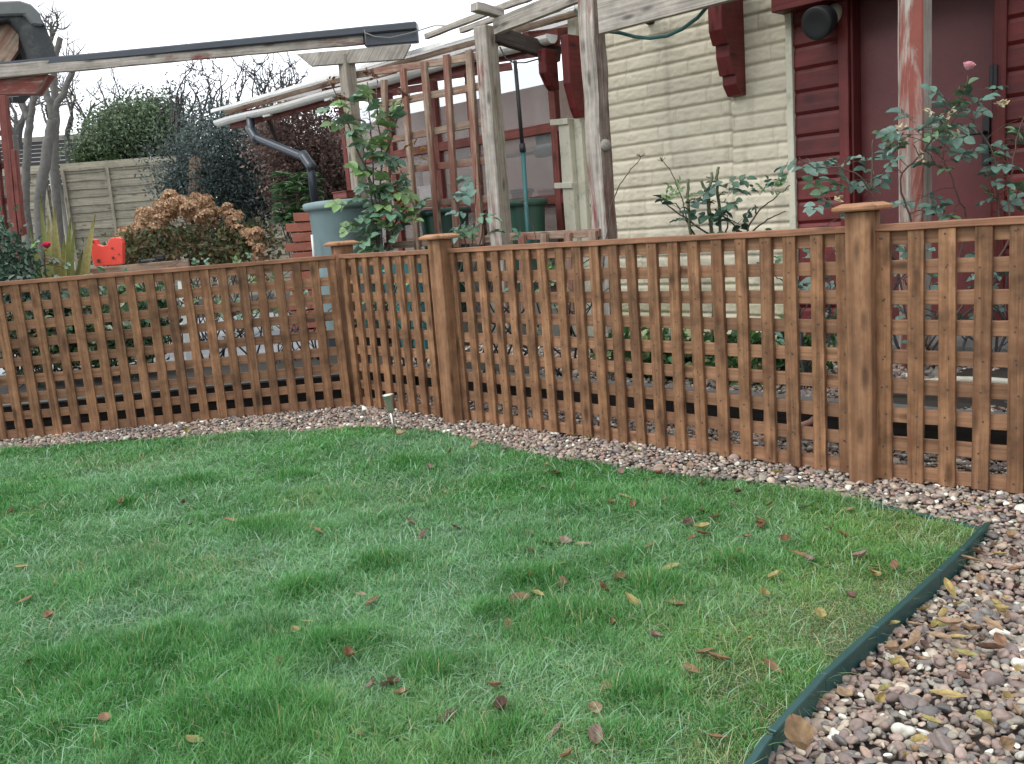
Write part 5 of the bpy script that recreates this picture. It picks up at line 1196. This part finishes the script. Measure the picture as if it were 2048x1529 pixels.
limb_tree('bare tree whose pruned top shows above the black gutter', [([P_(112, 480, 12.2), B(110, 350, 12.2), B(112, 240, 12.2), B(108, 160, 12.2), B(113, 110, 12.2), B(121, 76, 12.2)], .055, .034), ([B(111, 120, 12.2), B(103, 88, 12.2), B(101, 62, 12.2), B(103, 45, 12.2)], .03, .012), ([B(104, 80, 12.2), B(112, 60, 12.2), B(116, 50, 12.2)], .018, .006)], 8, 10, .25)
for i, (x, y0, yt, Y, rr, dp, sdv, lab) in enumerate(((140, 340, 235, 19, .06, 4, 11, 'thin bare tree behind the tiled roof'), (170, 340, 240, 20, .06, 4, 12, 'thin bare tree between the tiled roof and the leafy bush'), (45, 340, 230, 22, .07, 4, 14, 'thin bare tree far left over the tiled roof'), (215, 300, 225, 17, .05, 4, 17, 'thin bare tree just left of the leafy hedge top'), (100, 330, 245, 24, .07, 4, 19, 'distant bare tree seen between the two grey trunks'))):
    tree('bare_tree', lab, [P_(x, y0, Y), at(x - 4, y0 - 30, Y), at(x + 3, yt, Y)], rr, dp, sdv, .6, mat='twig', ratio=.75, twn=4, taper=.8)
tree('bushy_tree', 'olive-tinged tree with sparse foliage at the far left edge', [P_(30, 400, 17), at(32, 330, 17), at(30, 270, 17)], .08, 4, 21, .7, leafpal=[(.16, .16, .07), (.2, .18, .09)], ratio=.74)

# ================================================================== FALLEN LEAVES
def leaf_model(kind):
    n = 7; L, Wd, curl, cup = {'a': (.058, .026, .25, .22), 'b': (.05, .030, .5, .35), 'c': (.066, .022, .15, .3), 'd': (.042, .026, .9, .3), 'e': (.085, .046, .75, .45)}[kind]; vs = []; fs = []
    for i in range(n + 1):
        t = i / n; w = Wd * .5 * (math.sin(math.pi * min(1, t * .96 + .03)) ** .75) * (1 + random.uniform(-.1, .1)); th_ = (t - .5) * curl * 2
        x = L * (math.sin(th_) / (curl * 2) if curl > .01 else t - .5); z = L * (1 - math.cos(th_)) / (curl * 2) * 1.6
        for k in (-1, -.5, 0, .5, 1): vs.append((x, w * k + random.uniform(-.0006, .0006), z + abs(k) ** 1.6 * w * cup * 2 + random.uniform(-.0006, .0006)))
    fs = [(5 * i + k, 5 * i + k + 1, 5 * i + 6 + k, 5 * i + 5 + k) for i in range(n) for k in range(4)]
    return vs, fs
LC = {'rust brown': (.20, .105, .05), 'yellow': (.33, .25, .09), 'tan': (.28, .19, .105), 'dark brown': (.10, .055, .035), 'dull pink-brown': (.22, .135, .11), 'olive yellow': (.28, .24, .08)}
lmodels = {}
for cname, c in LC.items():
    for kd in 'abcde':
        vs, fs = leaf_model(kd); me = bpy.data.meshes.new('fallen_leaf'); me.from_pydata(vs, [], fs); ca = me.color_attributes.new('Col', 'FLOAT_COLOR', 'POINT')
        arr = []
        for v in vs:
            f = random.uniform(.75, 1.25) * (.72 if abs(v[1]) < .001 else 1); arr += [c[0] * f, c[1] * f * random.uniform(.9, 1.05), c[2] * f, 1]
        ca.data.foreach_set('color', arr); me.polygons.foreach_set('use_smooth', [True] * len(fs)); me.materials.append(M['dead']); lmodels[cname, kd] = me
fallen = 0
def drop(p, cname, kd, label, group, tilt=.25, sc=1.):
    global fallen
    o = bpy.data.objects.new('fallen_leaf', lmodels[cname, kd]); COL.objects.link(o); o.location = p
    o.rotation_euler = (random.gauss(0, tilt), random.gauss(0, tilt), random.uniform(0, 6.283)); s_ = random.uniform(.55, .98) * sc; o.scale = (s_ * random.uniform(.85, 1.15), s_ * random.uniform(.75, 1.3), s_ * random.uniform(.6, 1.8))
    tag(o, label, 'leaf', group); fallen += 1; return o
LAWN = [(590, 1262), (612, 1245), (725, 1190), (845, 1070), (910, 1055), (560, 1330), (1075, 1190), (1005, 1420), (1110, 1465), (1190, 1475), (1135, 1512), (712, 1468), (770, 1372), (1020, 1255), (1350, 1210), (1335, 1170), (1310, 1275), (1385, 1340), (1410, 1305), (1435, 1475), (1460, 1125), (1550, 1155), (1060, 1070), (1095, 1090), (1130, 1085), (1165, 1090), (1250, 995), (1225, 1250), (1240, 1155), (1385, 1075), (1495, 1075), (1435, 1048), (1610, 1015), (1740, 1075), (1720, 1115), (1790, 1135), (1640, 1230), (1500, 1280), (1545, 1335), (1290, 970), (1085, 975), (1110, 945), (1240, 945), (975, 875), (950, 890), (380, 1050), (465, 1045), (820, 1045), (25, 1022), (50, 1200), (370, 1005), (860, 940), (800, 910), (900, 905), (1430, 1035), (990, 1375), (1330, 1000), (1375, 1045), (1405, 965), (1180, 905), (1700, 1020), (1520, 1040), (1480, 1110), (1570, 1080), (1660, 1060), (1690, 1075), (1620, 1120), (1465, 1010), (1540, 1010), (1345, 950), (1010, 900), (745, 1205), (1120, 1130), (1300, 1095)]
for _ in range(44):
    a_ = random.random(); LAWN.append((random.uniform(1050, 1800), random.uniform(930, 1200)) if a_ < .6 else (random.uniform(600, 1500), random.uniform(930, 1500)) if a_ < .85 else (random.uniform(40, 900), random.uniform(930, 1500)))
LAWN = [(x, y) for x, y in LAWN if inpoly(np.array([gnd(x, y).x]), np.array([gnd(x, y).y]), lawn_poly)[0]]
def where(x, y):
    if y < 930: return 'near the solar light' if x < 1000 else 'at the far lawn edge'
    if x > 1380 and y < 1200: return 'at the right corner of the lawn'
    if x > 1150 and y > 1200: return 'near the green edging in front'
    if y > 1200: return 'on the front lawn'
    return 'on the left half of the lawn' if x < 800 else 'on the middle of the lawn'
SHAPE = {'a': 'flat', 'b': 'broad', 'c': 'narrow', 'd': 'curled', 'e': 'big curled'}
cn = ['rust brown'] * 4 + ['tan', 'dark brown', 'dull pink-brown', 'olive yellow']
for x, y in LAWN:
    c = random.choice(cn); kd = random.choice('aabbccd'); p = gnd(x, y, .0125); lab = f'{SHAPE[kd]} {c} fallen leaf lying in the grass {where(x, y)}'
    drop(p, c, kd, lab, lab.replace(' fallen leaf', ' leaves'), .3)
GR_ = [(2000, 1110, 'yellow', 'a'), (1960, 1190, 'tan', 'a'), (1900, 1180, 'yellow', 'c'), (1850, 1220, 'olive yellow', 'a'), (1830, 1250, 'tan', 'c'), (1775, 1248, 'olive yellow', 'c'), (1785, 1305, 'tan', 'e'), (1605, 1495, 'tan', 'e'), (2010, 1395, 'yellow', 'a'), (1895, 1390, 'yellow', 'c'), (1770, 1382, 'olive yellow', 'b'), (1755, 1402, 'yellow', 'd'), (1738, 1335, 'rust brown', 'd'), (1802, 1325, 'yellow', 'a'), (1838, 1482, 'yellow', 'c'), (1940, 1225, 'tan', 'a'), (2002, 1225, 'yellow', 'b'), (1962, 1160, 'tan', 'c'), (1990, 1090, 'tan', 'a'), (1900, 1250, 'tan', 'b'), (1850, 1165, 'rust brown', 'a'), (1910, 1320, 'tan', 'd'), (1970, 1435, 'olive yellow', 'a'), (1785, 1330, 'olive yellow', 'b'), (1915, 1210, 'yellow', 'a'), (1870, 1250, 'olive yellow', 'c'), (1985, 1250, 'tan', 'c'), (2030, 1140, 'rust brown', 'c'), (2020, 1075, 'tan', 'b'), (1960, 1020, 'olive yellow', 'a'), (1930, 1010, 'yellow', 'c'), (2010, 1000, 'tan', 'a'), (1850, 1010, 'tan', 'a'), (1690, 1390, 'tan', 'd'), (2035, 1340, 'yellow', 'a'), (1940, 1120, 'tan', 'c'), (1955, 1105, 'rust brown', 'b'), (1880, 1275, 'tan', 'c')]
for x, y, c, kd in GR_:
    lab = f'{SHAPE[kd]} {c} fallen leaf on the pebbles ' + ('beside the green edging' if x < 1860 and y > 1080 else 'at the foot of the right trellis' if y < 1080 else 'at the right edge')
    drop(gnd(x, y, .012 if kd != 'e' else .014), c, kd, lab, lab.replace(' fallen leaf', ' leaves'), .25, .95 if kd != 'e' else 1.05)
for x, y, c, kd in ((620, 815, 'yellow', 'a'), (645, 812, 'olive yellow', 'd'), (358, 838, 'tan', 'a'), (372, 862, 'olive yellow', 'b'), (1150, 872, 'olive yellow', 'a'), (1180, 875, 'yellow', 'c'), (1270, 900, 'olive yellow', 'a'), (1380, 930, 'tan', 'a'), (1555, 945, 'olive yellow', 'b'), (795, 870, 'tan', 'e')):
    lab = f'{SHAPE[kd]} {c} fallen leaf on pebbles along the trellis foot' if x != 795 else 'curled tan leaf leaning on the foot of the solar light'
    drop(gnd(x, y, .03), c, kd, lab, lab.replace(' fallen leaf', ' leaves'), .5)
for i in range(46):
    x, y = random.uniform(1780, 2050), random.uniform(1010, 1300)
    if i > 26: x, y = random.uniform(1700, 2040), random.uniform(1250, 1529)
    if x < 1985 - (y - 1065) * .99 + 12: continue
    c = random.choice(['tan', 'olive yellow', 'rust brown', 'tan', 'dark brown', 'yellow']); kd = random.choice('abccd'); lab = f'{SHAPE[kd]} {c} fallen leaf on right-hand pebbles'
    drop(gnd(x, y, .004), c, kd, lab, lab.replace(' fallen leaf', ' leaves'), .3, .85)
